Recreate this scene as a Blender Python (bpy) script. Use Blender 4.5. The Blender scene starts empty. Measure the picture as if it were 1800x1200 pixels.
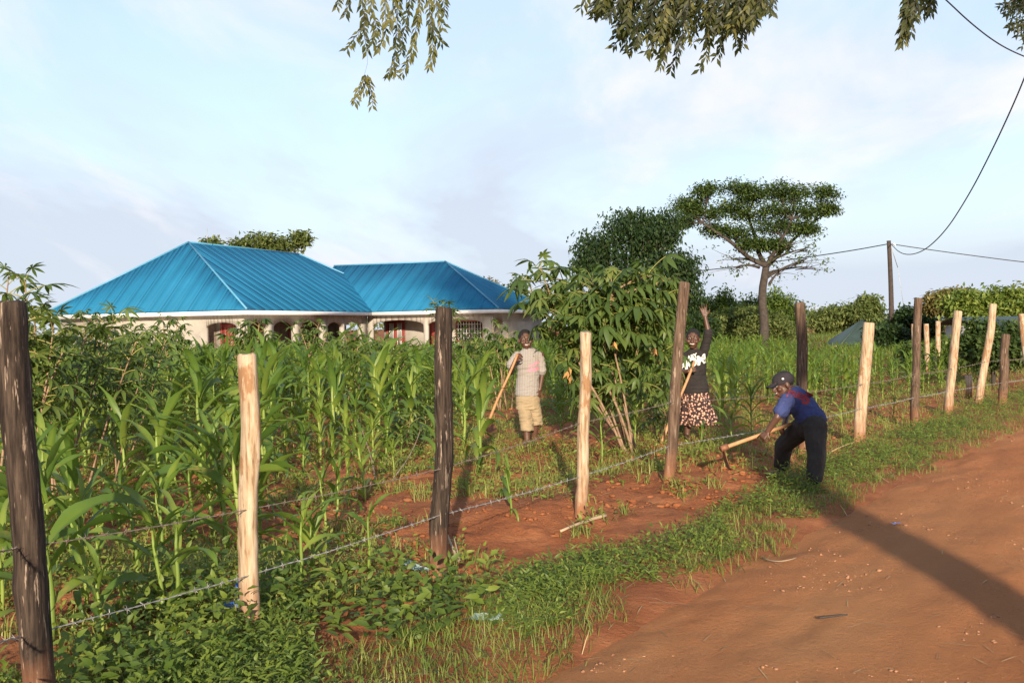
import bpy, bmesh, math, random
import numpy as np
from mathutils import Vector, Matrix
from mathutils.bvhtree import BVHTree

random.seed(7)
rng = np.random.default_rng(7)
R = math.radians
scene = bpy.context.scene
COL = scene.collection

# ------------------------------------------------------------------ camera
FPX, CX, CY, CAMZ = 1900.0, 900.0, 600.0, 1.55          # focal length and centre in photo pixels (1800 x 1200)
PITCH, ROLL = math.atan(26 / FPX), 0.0175
_f = Vector((0, math.cos(PITCH), -math.sin(PITCH)))
_r0 = Vector((1, 0, 0)); _u0 = _r0.cross(_f)
_r = _r0 * math.cos(ROLL) - _u0 * math.sin(ROLL)
_u = _u0 * math.cos(ROLL) + _r0 * math.sin(ROLL)
cam = bpy.data.cameras.new('camera'); camo = bpy.data.objects.new('camera', cam); COL.objects.link(camo)
cam.sensor_width = 36; cam.lens = 36 * FPX / 1800; cam.clip_end = 3000; cam.clip_start = 0.05
camo.matrix_world = Matrix(((_r.x, _u.x, -_f.x, 0), (_r.y, _u.y, -_f.y, 0), (_r.z, _u.z, -_f.z, CAMZ), (0, 0, 0, 1)))
scene.camera = camo

# ------------------------------------------------------------------ sky and sun
SUN_EL, SUN_DX = R(15), 0.015                              # sun stands behind the camera, a little to the right
world = bpy.data.worlds.new('World'); scene.world = world; world.use_nodes = True
wn, wl = world.node_tree.nodes, world.node_tree.links
wn.clear()
wo = wn.new('ShaderNodeOutputWorld'); bg = wn.new('ShaderNodeBackground'); bg.inputs[1].default_value = 0.15
sky = wn.new('ShaderNodeTexSky'); sky.sky_type = 'NISHITA'; sky.sun_disc = False
sky.sun_elevation = SUN_EL; sky.sun_rotation = math.pi; sky.air_density = 1.0; sky.dust_density = 0.3; sky.ozone_density = 2.0
tc = wn.new('ShaderNodeTexCoord'); sep = wn.new('ShaderNodeSeparateXYZ'); wl.new(tc.outputs['Generated'], sep.inputs[0])
def wmath(op, a, b=None):
    m = wn.new('ShaderNodeMath'); m.operation = op
    for i, v in enumerate((a, b)):
        if v is None: continue
        if isinstance(v, (int, float)): m.inputs[i].default_value = v
        else: wl.new(v, m.inputs[i])
    return m.outputs[0]
zc = wmath('ADD', wmath('MAXIMUM', sep.outputs[2], 0.0), 0.16)
cmb = wn.new('ShaderNodeCombineXYZ')
wl.new(wmath('DIVIDE', sep.outputs[0], zc), cmb.inputs[0]); wl.new(wmath('DIVIDE', sep.outputs[1], zc), cmb.inputs[1])
def cloudnoise(scale, detail, lo, hi, off, stretch):
    mp = wn.new('ShaderNodeMapping'); wl.new(cmb.outputs[0], mp.inputs[0])
    mp.inputs['Location'].default_value = off; mp.inputs['Rotation'].default_value = (0, 0, R(-25)); mp.inputs['Scale'].default_value = stretch
    n = wn.new('ShaderNodeTexNoise'); n.inputs['Scale'].default_value = scale; n.inputs['Detail'].default_value = detail
    n.inputs['Roughness'].default_value = 0.58; n.inputs['Distortion'].default_value = 0.5
    wl.new(mp.outputs[0], n.inputs['Vector'])
    r = wn.new('ShaderNodeMapRange'); r.interpolation_type = 'SMOOTHSTEP'
    r.inputs[1].default_value = lo; r.inputs[2].default_value = hi; wl.new(n.outputs[0], r.inputs[0])
    return r.outputs[0]
c1 = cloudnoise(0.55, 6, 0.40, 0.72, (3.1, 1.7, 0), (1, 0.55, 1))
c2 = cloudnoise(1.5, 9, 0.49, 0.74, (2.4, 3.2, 0), (1, 0.32, 1))
cov = wmath('ADD', wmath('MULTIPLY', c1, 0.35), 0.42)
low = wmath('POWER', wmath('SUBTRACT', 1.0, wmath('MAXIMUM', sep.outputs[2], 0.0)), 7.0)   # the veil is seen edge-on near the horizon
cov = wmath('MINIMUM', wmath('ADD', cov, wmath('MULTIPLY', low, 0.75)), 0.975)     # thin veil over all of it
mix = wn.new('ShaderNodeMix'); mix.data_type = 'RGBA'
wl.new(cov, mix.inputs[0]); wl.new(sky.outputs[0], mix.inputs[6]); mix.inputs[7].default_value = (2.45, 2.72, 3.2, 1)
mix2 = wn.new('ShaderNodeMix'); mix2.data_type = 'RGBA'; wl.new(wmath('MULTIPLY', c2, 0.85), mix2.inputs[0]); wl.new(mix.outputs[2], mix2.inputs[6]); mix2.inputs[7].default_value = (3.75, 3.65, 3.75, 1)
wl.new(mix2.outputs[2], bg.inputs[0]); wl.new(bg.outputs[0], wo.inputs[0])

sun = bpy.data.lights.new('sun', 'SUN'); sun.energy = 4.7; sun.angle = R(0.7); sun.color = (1.0, 0.86, 0.66)
suno = bpy.data.objects.new('sun', sun); COL.objects.link(suno)
SUND = Vector((-SUN_DX, 1, -math.tan(SUN_EL))).normalized()
suno.rotation_euler = SUND.to_track_quat('-Z', 'Y').to_euler(); suno.location = (0, -20, 20)
scene.view_settings.view_transform = 'Standard'; scene.view_settings.look = 'None'
scene.view_settings.gamma = 1.0; scene.view_settings.use_curve_mapping = False
scene.view_settings.exposure = 0.9
scene.cycles.use_denoising = True; scene.cycles.max_bounces = 6; scene.cycles.transparent_max_bounces = 6

# ------------------------------------------------------------------ noise and terrain
def _hash(i, j, s):
    h = (i.astype(np.int64) * 374761393 + j.astype(np.int64) * 668265263 + s * 982451653) & 0xffffffff
    h = ((h ^ (h >> 13)) * 1274126177) & 0xffffffff
    return ((h ^ (h >> 16)) & 0xffff) / 65535.0
def vn(x, y, s=0):
    x = np.asarray(x, float); y = np.asarray(y, float)
    i, j = np.floor(x), np.floor(y); u, v = x - i, y - j
    u, v = u * u * (3 - 2 * u), v * v * (3 - 2 * v)
    a, b, c, d = _hash(i, j, s), _hash(i + 1, j, s), _hash(i, j + 1, s), _hash(i + 1, j + 1, s)
    return (a * (1 - u) + b * u) * (1 - v) + (c * (1 - u) + d * u) * v - 0.5
def fbm(x, y, f, s=0, o=3):
    r, a = 0, 1
    for k in range(o):
        r = r + a * vn(x * f, y * f, s + k); f *= 2.03; a *= 0.5
    return r
def sstep(a, b, x):
    t = np.clip((x - a) / (b - a), 0, 1); return t * t * (3 - 2 * t)
RS, RN = np.array((0.559, 0.829)), np.array((0.829, -0.559))     # along the road, across it (to the right)
EDGE_L, EDGE_R = -2.65, 4.0
def sn(x, y): return RS[0] * x + RS[1] * y, RN[0] * x + RN[1] * y
def edge_l(s): return EDGE_L + 0.22 * vn(s * 0.5, s * 0, 5) + 0.16 * vn(s * 2.1, s * 0, 6)
def z_road(x, y):
    s, n = sn(x, y)
    z = 0.030 * fbm(s * 0.35, n, 1.3, 20) + 0.016 * fbm(s * 0.22, n, 7, 24) + 0.008 * fbm(s * .6, n, 19, 28)
    z = z - 0.025 * np.exp(-((n + 0.9) / 0.3) ** 2) - 0.025 * np.exp(-((n - 0.9) / 0.3) ** 2)
    return z + 0.02 * fbm(x, y, 3.1, 33) * sstep(.9, 0, n - edge_l(s)) - 0.03 * sstep(0.30, -0.10, n - edge_l(s)) - 0.05 * sstep(-0.3, 0.1, n - EDGE_R)
def z_ground(x, y):
    x = np.asarray(x, float); y = np.asarray(y, float)
    s, n = sn(x, y); d = np.hypot(x, y); near = np.exp(-d / 28)
    f = np.maximum(sstep(-2.9, -4.3, n), sstep(4.8, 6, n))
    z = f * (0.07 * fbm(x, y, 0.45, 1) + near * (0.07 * fbm(x, y, 1.9, 4) + 0.055 * fbm(x, y, 6.5, 7) + 0.030 * fbm(x, y, 17, 11)))
    z = z + 0.07 * np.exp(-((n + 4.9) / 0.55) ** 2) * (1 + vn(s, s * 0, 3))
    rows = np.sin((n + 0.25 * vn(s * .4, s * 0, 9)) * 2 * np.pi / 0.9)
    z = z + 0.03 * rows * sstep(-6.5, -8, n) * near
    inroad = sstep(EDGE_L - 0.25, EDGE_L + 0.35, n) * sstep(EDGE_R + 0.3, EDGE_R - 0.2, n)
    return z + 0.01 - 0.10 * inroad
def zs(x, y):
    s, n = sn(np.asarray(x, float), np.asarray(y, float))
    on = (n > EDGE_L + 0.1) & (n < EDGE_R - 0.1)
    return np.where(on, z_road(x, y), z_ground(x, y))
def ray(px, py):
    return _f + _r * ((px - CX) / FPX) + _u * ((CY - py) / FPX)
def W(px, py, d):                                         # point seen at that photo pixel, d metres ahead
    v = ray(px, py); k = d / v.y
    return Vector((v.x * k, d, CAMZ + v.z * k))
def ground_at(px, py):                                    # where the line of sight meets the terrain
    v = ray(px, py); d = 3.0
    for _ in range(400):
        p = Vector((0, 0, CAMZ)) + v * d
        h = p.z - float(zs(p.x, p.y))
        if h < 0.002: break
        d += max(0.01, h * 2.0)
    return p
def horizon(px): return 574 - ROLL * (px - CX)

# ------------------------------------------------------------------ mesh helpers
class MB:
    def __init__(self): self.v, self.f, self.t, self.m, self.n = [], [], [], [], 0
    def add(self, V, F, tint=0.5, mi=0):
        V = np.asarray(V, float).reshape(-1, 3); F = np.asarray(F, np.int64)
        self.v.append(V); self.f.append(F + self.n); self.n += len(V)
        self.t.append(np.full(len(V), tint) if np.isscalar(tint) else np.asarray(tint, float))
        self.m.append(np.full(len(F), mi, np.int32)); return self
    def mesh(self, name, mats, smooth=False, origin=(0, 0, 0)):
        me = bpy.data.meshes.new(name)
        V = np.concatenate(self.v) - np.asarray(origin, float)
        me.vertices.add(len(V)); me.vertices.foreach_set('co', V.ravel().astype(np.float32))
        tot = np.concatenate([np.full(len(f), f.shape[1]) for f in self.f]); li = np.concatenate([f.ravel() for f in self.f])
        me.loops.add(len(li)); me.loops.foreach_set('vertex_index', li.astype(np.int32))
        me.polygons.add(len(tot)); st = np.concatenate(([0], np.cumsum(tot)[:-1]))
        me.polygons.foreach_set('loop_start', st.astype(np.int32)); me.polygons.foreach_set('loop_total', tot.astype(np.int32))
        me.polygons.foreach_set('material_index', np.concatenate(self.m))
        if smooth: me.polygons.foreach_set('use_smooth', np.ones(len(tot), bool))
        a = me.attributes.new('tint', 'FLOAT', 'POINT'); a.data.foreach_set('value', np.concatenate(self.t).astype(np.float32))
        for m in (mats if isinstance(mats, (list, tuple)) else [mats]): me.materials.append(M[m] if isinstance(m, str) else m)
        me.update(calc_edges=True); me.validate(); return me
    def obj(self, name, mats, parent=None, smooth=False, origin=None):
        if origin is None: origin = parent.location if parent is not None and parent.parent is None else (0, 0, 0)
        o = bpy.data.objects.new(name, self.mesh(name, mats, smooth, origin)); COL.objects.link(o)
        if parent is not None: o.parent = parent
        elif origin is not None: o.location = origin
        return o
def tag(o, label=None, cat=None, group=None, kind=None):
    for k, v in (('label', label), ('category', cat), ('group', group), ('kind', kind)):
        if v: o[k] = v
    return o
def thing(name, label, cat, loc=(0, 0, 0), group=None, rz=0):
    o = bpy.data.objects.new(name, None); COL.objects.link(o); o.location = loc; o.rotation_euler.z = rz
    o.empty_display_size = 0.1
    return tag(o, label, cat, group)
def place(name, me, parent, loc=(0, 0, 0), rot=(0, 0, 0), sc=1):
    o = bpy.data.objects.new(name, me); COL.objects.link(o); o.parent = parent
    o.location = loc; o.rotation_euler = rot; o.scale = (sc, sc, sc) if np.isscalar(sc) else sc
    return o
def frames(P):
    P = np.asarray(P, float); T = np.gradient(P, axis=0); T /= np.linalg.norm(T, axis=1)[:, None] + 1e-9
    ref = np.array((0, 0, 1.0)) if abs(T[:, 2]).mean() < 0.8 else np.array((1.0, 0, 0))
    A = np.cross(T, ref); A /= np.linalg.norm(A, axis=1)[:, None] + 1e-9
    return T, A, np.cross(A, T)
def tube(P, rad, sides=6, cap=True):
    P = np.asarray(P, float); k = len(P); rad = np.broadcast_to(np.asarray(rad, float), (k,))
    T, A, B = frames(P); an = np.arange(sides) * 2 * np.pi / sides
    V = (P[:, None] + rad[:, None, None] * (np.cos(an)[None, :, None] * A[:, None] + np.sin(an)[None, :, None] * B[:, None])).reshape(-1, 3)
    i = np.arange(k - 1)[:, None] * sides; j = np.arange(sides)[None]; j2 = (j + 1) % sides
    F = np.stack([i + j, i + j2, i + sides + j2, i + sides + j], -1).reshape(-1, 4)
    if cap:
        V = np.vstack([V, P[0], P[-1]]); n = k * sides; jj = np.arange(sides); q = (jj + 1) % sides
        c0 = np.stack([np.full(sides, n), q, jj, jj], -1); c1 = np.stack([np.full(sides, n + 1), n - sides + jj, n - sides + q, n - sides + q], -1)
        return V, F, np.vstack([c0[:, :3], c1[:, :3]])
    return V, F, None
def addtube(mb, P, rad, sides=6, tint=0.5, mi=0, cap=True):
    V, F, C = tube(P, rad, sides, cap); n0 = mb.n
    mb.add(V, F, tint, mi)
    if C is not None:
        mb.f.append(C + n0); mb.m.append(np.full(len(C), mi, np.int32))
    return mb
def curve(p0, p1, p2, n=8):
    t = np.linspace(0, 1, n)[:, None]; p0, p1, p2 = (np.asarray(p, float) for p in (p0, p1, p2))
    return (1 - t) ** 2 * p0 + 2 * t * (1 - t) * p1 + t ** 2 * p2
def box(mb, x0, x1, y0, y1, z0, z1, mi=0, tint=0.5):
    V = [(x, y, z) for z in (z0, z1) for y in (y0, y1) for x in (x0, x1)]
    F = [(0, 2, 3, 1), (4, 5, 7, 6), (0, 1, 5, 4), (2, 6, 7, 3), (0, 4, 6, 2), (1, 3, 7, 5)]
    return mb.add(V, F, tint, mi)
def nrm(v): return v / (np.linalg.norm(v, axis=-1, keepdims=True) + 1e-9)
def rvec(n, flat=1.0):
    v = rng.normal(size=(n, 3)); v[:, 2] *= flat; return nrm(v)
def leaf5(mb, c, a, up, l, w, fold=0.25, droop=0.25, tint=0.5, mi=0):
    """ovate leaves, five points each: base, left, right, midrib, tip"""
    c, a, up = np.asarray(c, float), nrm(np.asarray(a, float)), np.asarray(up, float)
    b = nrm(np.cross(a, up)); n = nrm(np.cross(b, a)); N = len(c)
    l = np.broadcast_to(l, (N,))[:, None]; w = np.broadcast_to(w, (N,))[:, None]
    mid = c + a * l * 0.45 - n * (droop * l * 0.12)
    V = np.stack([c, mid + b * w * 0.5 + n * w * fold, mid - b * w * 0.5 + n * w * fold, mid, c + a * l - n * droop * l], 1)
    F = (np.array([(0, 1, 3), (0, 3, 2), (3, 1, 4), (2, 3, 4)])[None] + (np.arange(N) * 5)[:, None, None]).reshape(-1, 3)
    return mb.add(V, F, np.repeat(np.broadcast_to(tint, (N,)), 5), mi)
def leaf8(mb, c, a, up, l, w, fold=0.2, droop=0.3, tint=0.5, mi=0):
    """rounder ovate leaves, eight points each, for plants seen close by"""
    c, a, up = np.asarray(c, float), nrm(np.asarray(a, float)), np.asarray(up, float)
    b = nrm(np.cross(a, up)); n = nrm(np.cross(b, a)); N = len(c)
    l = np.broadcast_to(l, (N,))[:, None]; w = np.broadcast_to(w, (N,))[:, None]
    m1 = c + a * l * .28 - n * droop * l * .03; m2 = c + a * l * .66 - n * droop * l * .36; u1, u2 = n * w * fold, n * w * fold * .7
    V = np.stack([c, m1, m1 + b * w * .46 + u1, m1 - b * w * .46 + u1, m2, m2 + b * w * .40 + u2, m2 - b * w * .40 + u2, c + a * l - n * droop * l], 1)
    o = (np.arange(N) * 8)[:, None, None]; n0 = mb.n
    mb.add(V, (np.array([(0, 2, 1), (0, 1, 3), (4, 5, 7), (6, 4, 7)])[None] + o).reshape(-1, 3), np.repeat(np.broadcast_to(tint, (N,)), 8), mi)
    Q = (np.array([(1, 2, 5, 4), (3, 1, 4, 6)])[None] + o).reshape(-1, 4); mb.f.append(Q + n0); mb.m.append(np.full(len(Q), mi, np.int32)); return mb
def blades(mb, c, a, l, w, bend, tint=0.5, mi=0):
    """grass blades: a base pair, a middle pair and a tip that bends over"""
    c, a = np.asarray(c, float), nrm(np.asarray(a, float)); N = len(c)
    h = a.copy(); h[:, 2] = 0; h = nrm(h + 1e-6); b = nrm(np.cross(h, (0, 0, 1.0)))
    l = np.broadcast_to(l, (N,))[:, None]; w = np.broadcast_to(w, (N,))[:, None]; bend = np.broadcast_to(bend, (N,))[:, None]
    m = c + a * l * 0.55; t = m + nrm(a + h * bend - np.array((0, 0, 1.0)) * bend * 0.6) * l * 0.5
    V = np.stack([c - b * w * .4, c + b * w * .4, m + b * w * .5, m - b * w * .5, t], 1)
    k = (np.arange(N) * 5)[:, None]
    n0 = mb.n; mb.add(V, np.array((0, 1, 2, 3))[None] + k, np.repeat(np.broadcast_to(tint, (N,)), 5), mi)
    F2 = np.array((3, 2, 4))[None] + k; mb.f.append(F2 + n0); mb.m.append(np.full(len(F2), mi, np.int32))
    return mb

# ------------------------------------------------------------------ materials
M = {}
def nmat(name):
    m = bpy.data.materials.new(name); m.use_nodes = True; nt = m.node_tree; p = nt.nodes['Principled BSDF']; M[name] = m
    return m, nt, p
def N(nt, t, **kw):
    n = nt.nodes.new('ShaderNode' + t)
    for k, v in kw.items():
        if k in n.inputs: n.inputs[k].default_value = v
        else: setattr(n, k, v)
    return n
def noise(nt, vec, scale, detail=4, rough=0.55, sc3=None):
    if sc3:
        mp = N(nt, 'Mapping'); mp.inputs['Scale'].default_value = sc3; nt.links.new(vec, mp.inputs[0]); vec = mp.outputs[0]
    n = N(nt, 'TexNoise'); n.inputs['Scale'].default_value = scale; n.inputs['Detail'].default_value = detail; n.inputs['Roughness'].default_value = rough
    nt.links.new(vec, n.inputs['Vector']); return n.outputs[0]
def ramp(nt, fac, stops):
    r = N(nt, 'ValToRGB'); e = r.color_ramp.elements
    while len(e) < len(stops): e.new(0.5)
    for q, (p, c) in zip(e, stops): q.position = p; q.color = (*c, 1)
    nt.links.new(fac, r.inputs[0]); return r.outputs[0]
def mixc(nt, fac, a, b, mode='MIX'):
    m = N(nt, 'Mix'); m.data_type = 'RGBA'; m.blend_type = mode
    for i, v in ((0, fac), (6, a), (7, b)):
        if isinstance(v, (int, float)): m.inputs[i].default_value = v
        elif isinstance(v, tuple): m.inputs[i].default_value = (*v, 1)
        else: nt.links.new(v, m.inputs[i])
    return m.outputs[2]
def bump(nt, p, h, strength=0.4, dist=0.01):
    b = N(nt, 'Bump'); b.inputs['Strength'].default_value = strength; b.inputs['Distance'].default_value = dist
    nt.links.new(h, b.inputs['Height']); nt.links.new(b.outputs[0], p.inputs['Normal'])
def pos(nt): return N(nt, 'NewGeometry').outputs['Position']
def objc(nt): return N(nt, 'TexCoord').outputs['Object']
def plain(name, c, rough=0.6, metal=0.0, var=0.25, scale=9, bmp=0.0, spec=0.4):
    m, nt, p = nmat(name); f = noise(nt, objc(nt), scale)
    c = np.array(c); nt.links.new(ramp(nt, f, [(0.3, tuple(c * (1 - var))), (0.7, tuple(np.minimum(c * (1 + var), 1)))]), p.inputs['Base Color'])
    p.inputs['Roughness'].default_value = rough; p.inputs['Metallic'].default_value = metal; p.inputs['Specular IOR Level'].default_value = spec
    if bmp: bump(nt, p, noise(nt, objc(nt), scale * 5), bmp, 0.004)
    return m
def leafmat(name, dark, mid, lite, trans=0.35, rough=0.45, spec=0.35, nscale=3.0, dry=0.0):
    m, nt, p = nmat(name)
    at = N(nt, 'Attribute'); at.attribute_name = 'tint'; oi = N(nt, 'ObjectInfo')
    a = N(nt, 'Math'); a.operation = 'MULTIPLY_ADD'; nt.links.new(oi.outputs['Random'], a.inputs[0]); a.inputs[1].default_value = 0.46; a.inputs[2].default_value = -0.23
    b = N(nt, 'Math'); b.operation = 'ADD'; nt.links.new(at.outputs['Fac'], b.inputs[0]); nt.links.new(a.outputs[0], b.inputs[1])
    n = N(nt, 'Math'); n.operation = 'MULTIPLY_ADD'; nt.links.new(noise(nt, pos(nt), nscale, 3), n.inputs[0]); n.inputs[1].default_value = 0.6
    c = N(nt, 'Math'); c.operation = 'ADD'; nt.links.new(b.outputs[0], c.inputs[0]); nt.links.new(n.outputs[0], c.inputs[1]); n.inputs[2].default_value = -0.3
    col = ramp(nt, c.outputs[0], [(0.1, dark), (0.5, mid), (0.92, lite)])
    if dry: col = mixc(nt, ramp(nt, noise(nt, pos(nt), 5.5, 5, 0.65), [(0.62, (0, 0, 0)), (0.72, (dry, dry, dry))]), col, (0.33, 0.24, 0.07))
    nt.links.new(col, p.inputs['Base Color']); p.inputs['Roughness'].default_value = rough; p.inputs['Specular IOR Level'].default_value = spec
    tr = N(nt, 'BsdfTranslucent'); nt.links.new(mixc(nt, 0.55, col, (0.30, 0.38, 0.03)), tr.inputs[0])
    ms = N(nt, 'MixShader'); ms.inputs[0].default_value = trans
    nt.links.new(p.outputs[0], ms.inputs[1]); nt.links.new(tr.outputs[0], ms.inputs[2])
    nt.links.new(ms.outputs[0], nt.nodes['Material Output'].inputs[0]); return m

# red earth of the field and of the road
m, nt, p = nmat('soil'); g = pos(nt)
col = ramp(nt, noise(nt, g, 2.2, 8, 0.65), [(0.25, (0.16, 0.054, 0.024)), (0.5, (0.29, 0.102, 0.042)), (0.75, (0.41, 0.165, 0.07))])
col = mixc(nt, ramp(nt, noise(nt, g, 0.7, 5), [(0.45, (0, 0, 0)), (0.7, (0.55, 0.55, 0.55))]), col, (0.20, 0.085, 0.045))
nt.links.new(col, p.inputs['Base Color']); p.inputs['Roughness'].default_value = 0.95; p.inputs['Specular IOR Level'].default_value = 0.1
bump(nt, p, noise(nt, g, 22, 8, 0.7), 0.9, 0.03)
m, nt, p = nmat('road_earth'); g = pos(nt)
mp = N(nt, 'Mapping'); mp.inputs['Rotation'].default_value = (0, 0, R(34)); nt.links.new(g, mp.inputs[0])
col = ramp(nt, noise(nt, mp.outputs[0], 1.3, 8, 0.6, (1, 0.25, 1)), [(0.32, (0.38, 0.142, 0.056)), (0.5, (0.53, 0.20, 0.076)), (0.68, (0.62, 0.285, 0.12))])
sp = noise(nt, g, 55, 4, 0.6)
col = mixc(nt, ramp(nt, sp, [(0.56, (0, 0, 0)), (0.66, (0.45, 0.45, 0.45))]), col, (0.24, 0.095, 0.04))
col = mixc(nt, ramp(nt, noise(nt, mp.outputs[0], 0.55, 6, 0.6, (1, 0.18, 1)), [(0.42, (0, 0, 0)), (0.66, (0.7, 0.7, 0.7))]), col, (0.52, 0.235, 0.098))
col = mixc(nt, ramp(nt, noise(nt, g, 38, 3), [(0.66, (0, 0, 0)), (0.74, (0.6, 0.6, 0.6))]), col, (0.55, 0.33, 0.18))
nt.links.new(col, p.inputs['Base Color']); p.inputs['Roughness'].default_value = 0.93; p.inputs['Specular IOR Level'].default_value = 0.12
bump(nt, p, noise(nt, g, 26, 12, 0.8), 1.0, 0.05)

leafmat('maize_leaf', (0.035, 0.085, 0.018), (0.105, 0.175, 0.028), (0.25, 0.30, 0.05), 0.40, 0.45, 0.4, dry=0.8)
leafmat('maize_stalk', (0.11, 0.17, 0.03), (0.20, 0.27, 0.05), (0.30, 0.34, 0.09), 0.15, 0.5)
leafmat('cassava_leaf', (0.04, 0.075, 0.018), (0.095, 0.14, 0.03), (0.21, 0.22, 0.05), 0.30, 0.5)
leafmat('cassava_petiole', (0.20, 0.20, 0.05), (0.32, 0.30, 0.08), (0.40, 0.30, 0.10), 0.1, 0.5)
leafmat('weed_leaf', (0.065, 0.11, 0.018), (0.155, 0.205, 0.03), (0.27, 0.30, 0.055), 0.42, 0.5)
leafmat('grass_blade', (0.06, 0.10, 0.02), (0.13, 0.18, 0.03), (0.27, 0.27, 0.07), 0.3, 0.5)
leafmat('straw', (0.22, 0.13, 0.06), (0.36, 0.23, 0.10), (0.50, 0.36, 0.18), 0.05, 0.8)
leafmat('dark_foliage', (0.014, 0.030, 0.010), (0.032, 0.060, 0.017), (0.075, 0.105, 0.026), 0.2, 0.5, 0.25)
leafmat('acacia_foliage', (0.016, 0.034, 0.010), (0.04, 0.07, 0.018), (0.10, 0.14, 0.03), 0.22, 0.5, 0.25)
leafmat('bright_foliage', (0.05, 0.09, 0.02), (0.115, 0.17, 0.03), (0.22, 0.26, 0.05), 0.3, 0.5, 0.3)
leafmat('olive_foliage', (0.06, 0.09, 0.025), (0.12, 0.15, 0.045), (0.20, 0.22, 0.07), 0.3, 0.6, 0.2)
leafmat('brown_foliage', (0.08, 0.06, 0.025), (0.16, 0.13, 0.045), (0.24, 0.20, 0.07), 0.25, 0.6, 0.2)
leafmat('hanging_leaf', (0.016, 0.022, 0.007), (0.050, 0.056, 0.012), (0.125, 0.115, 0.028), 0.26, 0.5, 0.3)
plain('bark', (0.05, 0.038, 0.03), 0.9, var=0.4, scale=6, bmp=0.5)
plain('pale_bark', (0.30, 0.22, 0.14), 0.85, var=0.3, scale=8)
plain('cassava_stem', (0.24, 0.15, 0.09), 0.8, var=0.35, scale=14, bmp=0.4)
# fence posts
m, nt, p = nmat('peeled_wood'); o = objc(nt)
grain = noise(nt, o, 9, 6, 0.6, (5, 5, 0.55))
col = ramp(nt, grain, [(0.36, (0.22, 0.135, 0.075)), (0.47, (0.36, 0.25, 0.155)), (0.62, (0.45, 0.35, 0.245))])
patch = ramp(nt, noise(nt, o, 3.4, 6, 0.6, (1.6, 1.6, 0.8)), [(0.545, (0, 0, 0)), (0.585, (1, 1, 1))])
col = mixc(nt, patch, col, mixc(nt, grain, (0.21, 0.105, 0.05), (0.33, 0.185, 0.095)))
col = mixc(nt, ramp(nt, noise(nt, o, 30, 4, 0.6, (3.5, 3.5, 0.22)), [(0.30, (0.8, 0.8, 0.8)), (0.37, (0, 0, 0))]), col, (0.10, 0.05, 0.025))
so = N(nt, 'SeparateXYZ'); nt.links.new(o, so.inputs[0]); zz = N(nt, 'Math'); zz.operation = 'MULTIPLY_ADD'; nt.links.new(noise(nt, o, 9, 5), zz.inputs[0]); zz.inputs[1].default_value = -0.35; nt.links.new(so.outputs[2], zz.inputs[2])
sm = N(nt, 'MapRange'); sm.inputs[1].default_value = -0.12; sm.inputs[2].default_value = 0.16; sm.inputs[3].default_value = 0.85; sm.inputs[4].default_value = 0.0; nt.links.new(zz.outputs[0], sm.inputs[0]); col = mixc(nt, sm.outputs[0], col, (0.24, 0.10, 0.05))   # earth splashed up the foot
nt.links.new(col, p.inputs['Base Color']); p.inputs['Roughness'].default_value = 0.8; p.inputs['Specular IOR Level'].default_value = 0.2
bump(nt, p, noise(nt, o, 14, 6, 0.65, (4, 4, 0.4)), 0.6, 0.006)
m, nt, p = nmat('weathered_wood'); o = objc(nt)
grain = noise(nt, o, 11, 7, 0.65, (5, 5, 0.4))
col = ramp(nt, grain, [(0.36, (0.014, 0.009, 0.007)), (0.5, (0.038, 0.026, 0.019)), (0.66, (0.078, 0.054, 0.039))])
fl = ramp(nt, noise(nt, o, 16, 5, 0.6, (3, 3, 0.35)), [(0.60, (0, 0, 0)), (0.66, (1, 1, 1))])
col = mixc(nt, fl, col, (0.27, 0.20, 0.15))
so = N(nt, 'SeparateXYZ'); nt.links.new(o, so.inputs[0]); zz = N(nt, 'Math'); zz.operation = 'MULTIPLY_ADD'; nt.links.new(noise(nt, o, 9, 5), zz.inputs[0]); zz.inputs[1].default_value = -0.35; nt.links.new(so.outputs[2], zz.inputs[2])
sm = N(nt, 'MapRange'); sm.inputs[1].default_value = -0.12; sm.inputs[2].default_value = 0.16; sm.inputs[3].default_value = 0.85; sm.inputs[4].default_value = 0.0; nt.links.new(zz.outputs[0], sm.inputs[0]); col = mixc(nt, sm.outputs[0], col, (0.24, 0.10, 0.05))   # earth splashed up the foot
nt.links.new(col, p.inputs['Base Color']); p.inputs['Roughness'].default_value = 0.88; p.inputs['Specular IOR Level'].default_value = 0.2
bump(nt, p, grain, 0.8, 0.008)
m, nt, p = nmat('brown_wood'); o = objc(nt)
grain = noise(nt, o, 11, 7, 0.65, (5, 5, 0.4))
col = ramp(nt, grain, [(0.36, (0.050, 0.030, 0.020)), (0.5, (0.105, 0.066, 0.044)), (0.66, (0.17, 0.112, 0.076))])
fl = ramp(nt, noise(nt, o, 16, 5, 0.6, (3, 3, 0.35)), [(0.60, (0, 0, 0)), (0.66, (1, 1, 1))])
col = mixc(nt, fl, col, (0.27, 0.20, 0.15))
so = N(nt, 'SeparateXYZ'); nt.links.new(o, so.inputs[0]); zz = N(nt, 'Math'); zz.operation = 'MULTIPLY_ADD'; nt.links.new(noise(nt, o, 9, 5), zz.inputs[0]); zz.inputs[1].default_value = -0.35; nt.links.new(so.outputs[2], zz.inputs[2])
sm = N(nt, 'MapRange'); sm.inputs[1].default_value = -0.12; sm.inputs[2].default_value = 0.16; sm.inputs[3].default_value = 0.85; sm.inputs[4].default_value = 0.0; nt.links.new(zz.outputs[0], sm.inputs[0]); col = mixc(nt, sm.outputs[0], col, (0.24, 0.10, 0.05))   # earth splashed up the foot
nt.links.new(col, p.inputs['Base Color']); p.inputs['Roughness'].default_value = 0.88; p.inputs['Specular IOR Level'].default_value = 0.2
bump(nt, p, grain, 0.8, 0.008)
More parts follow.
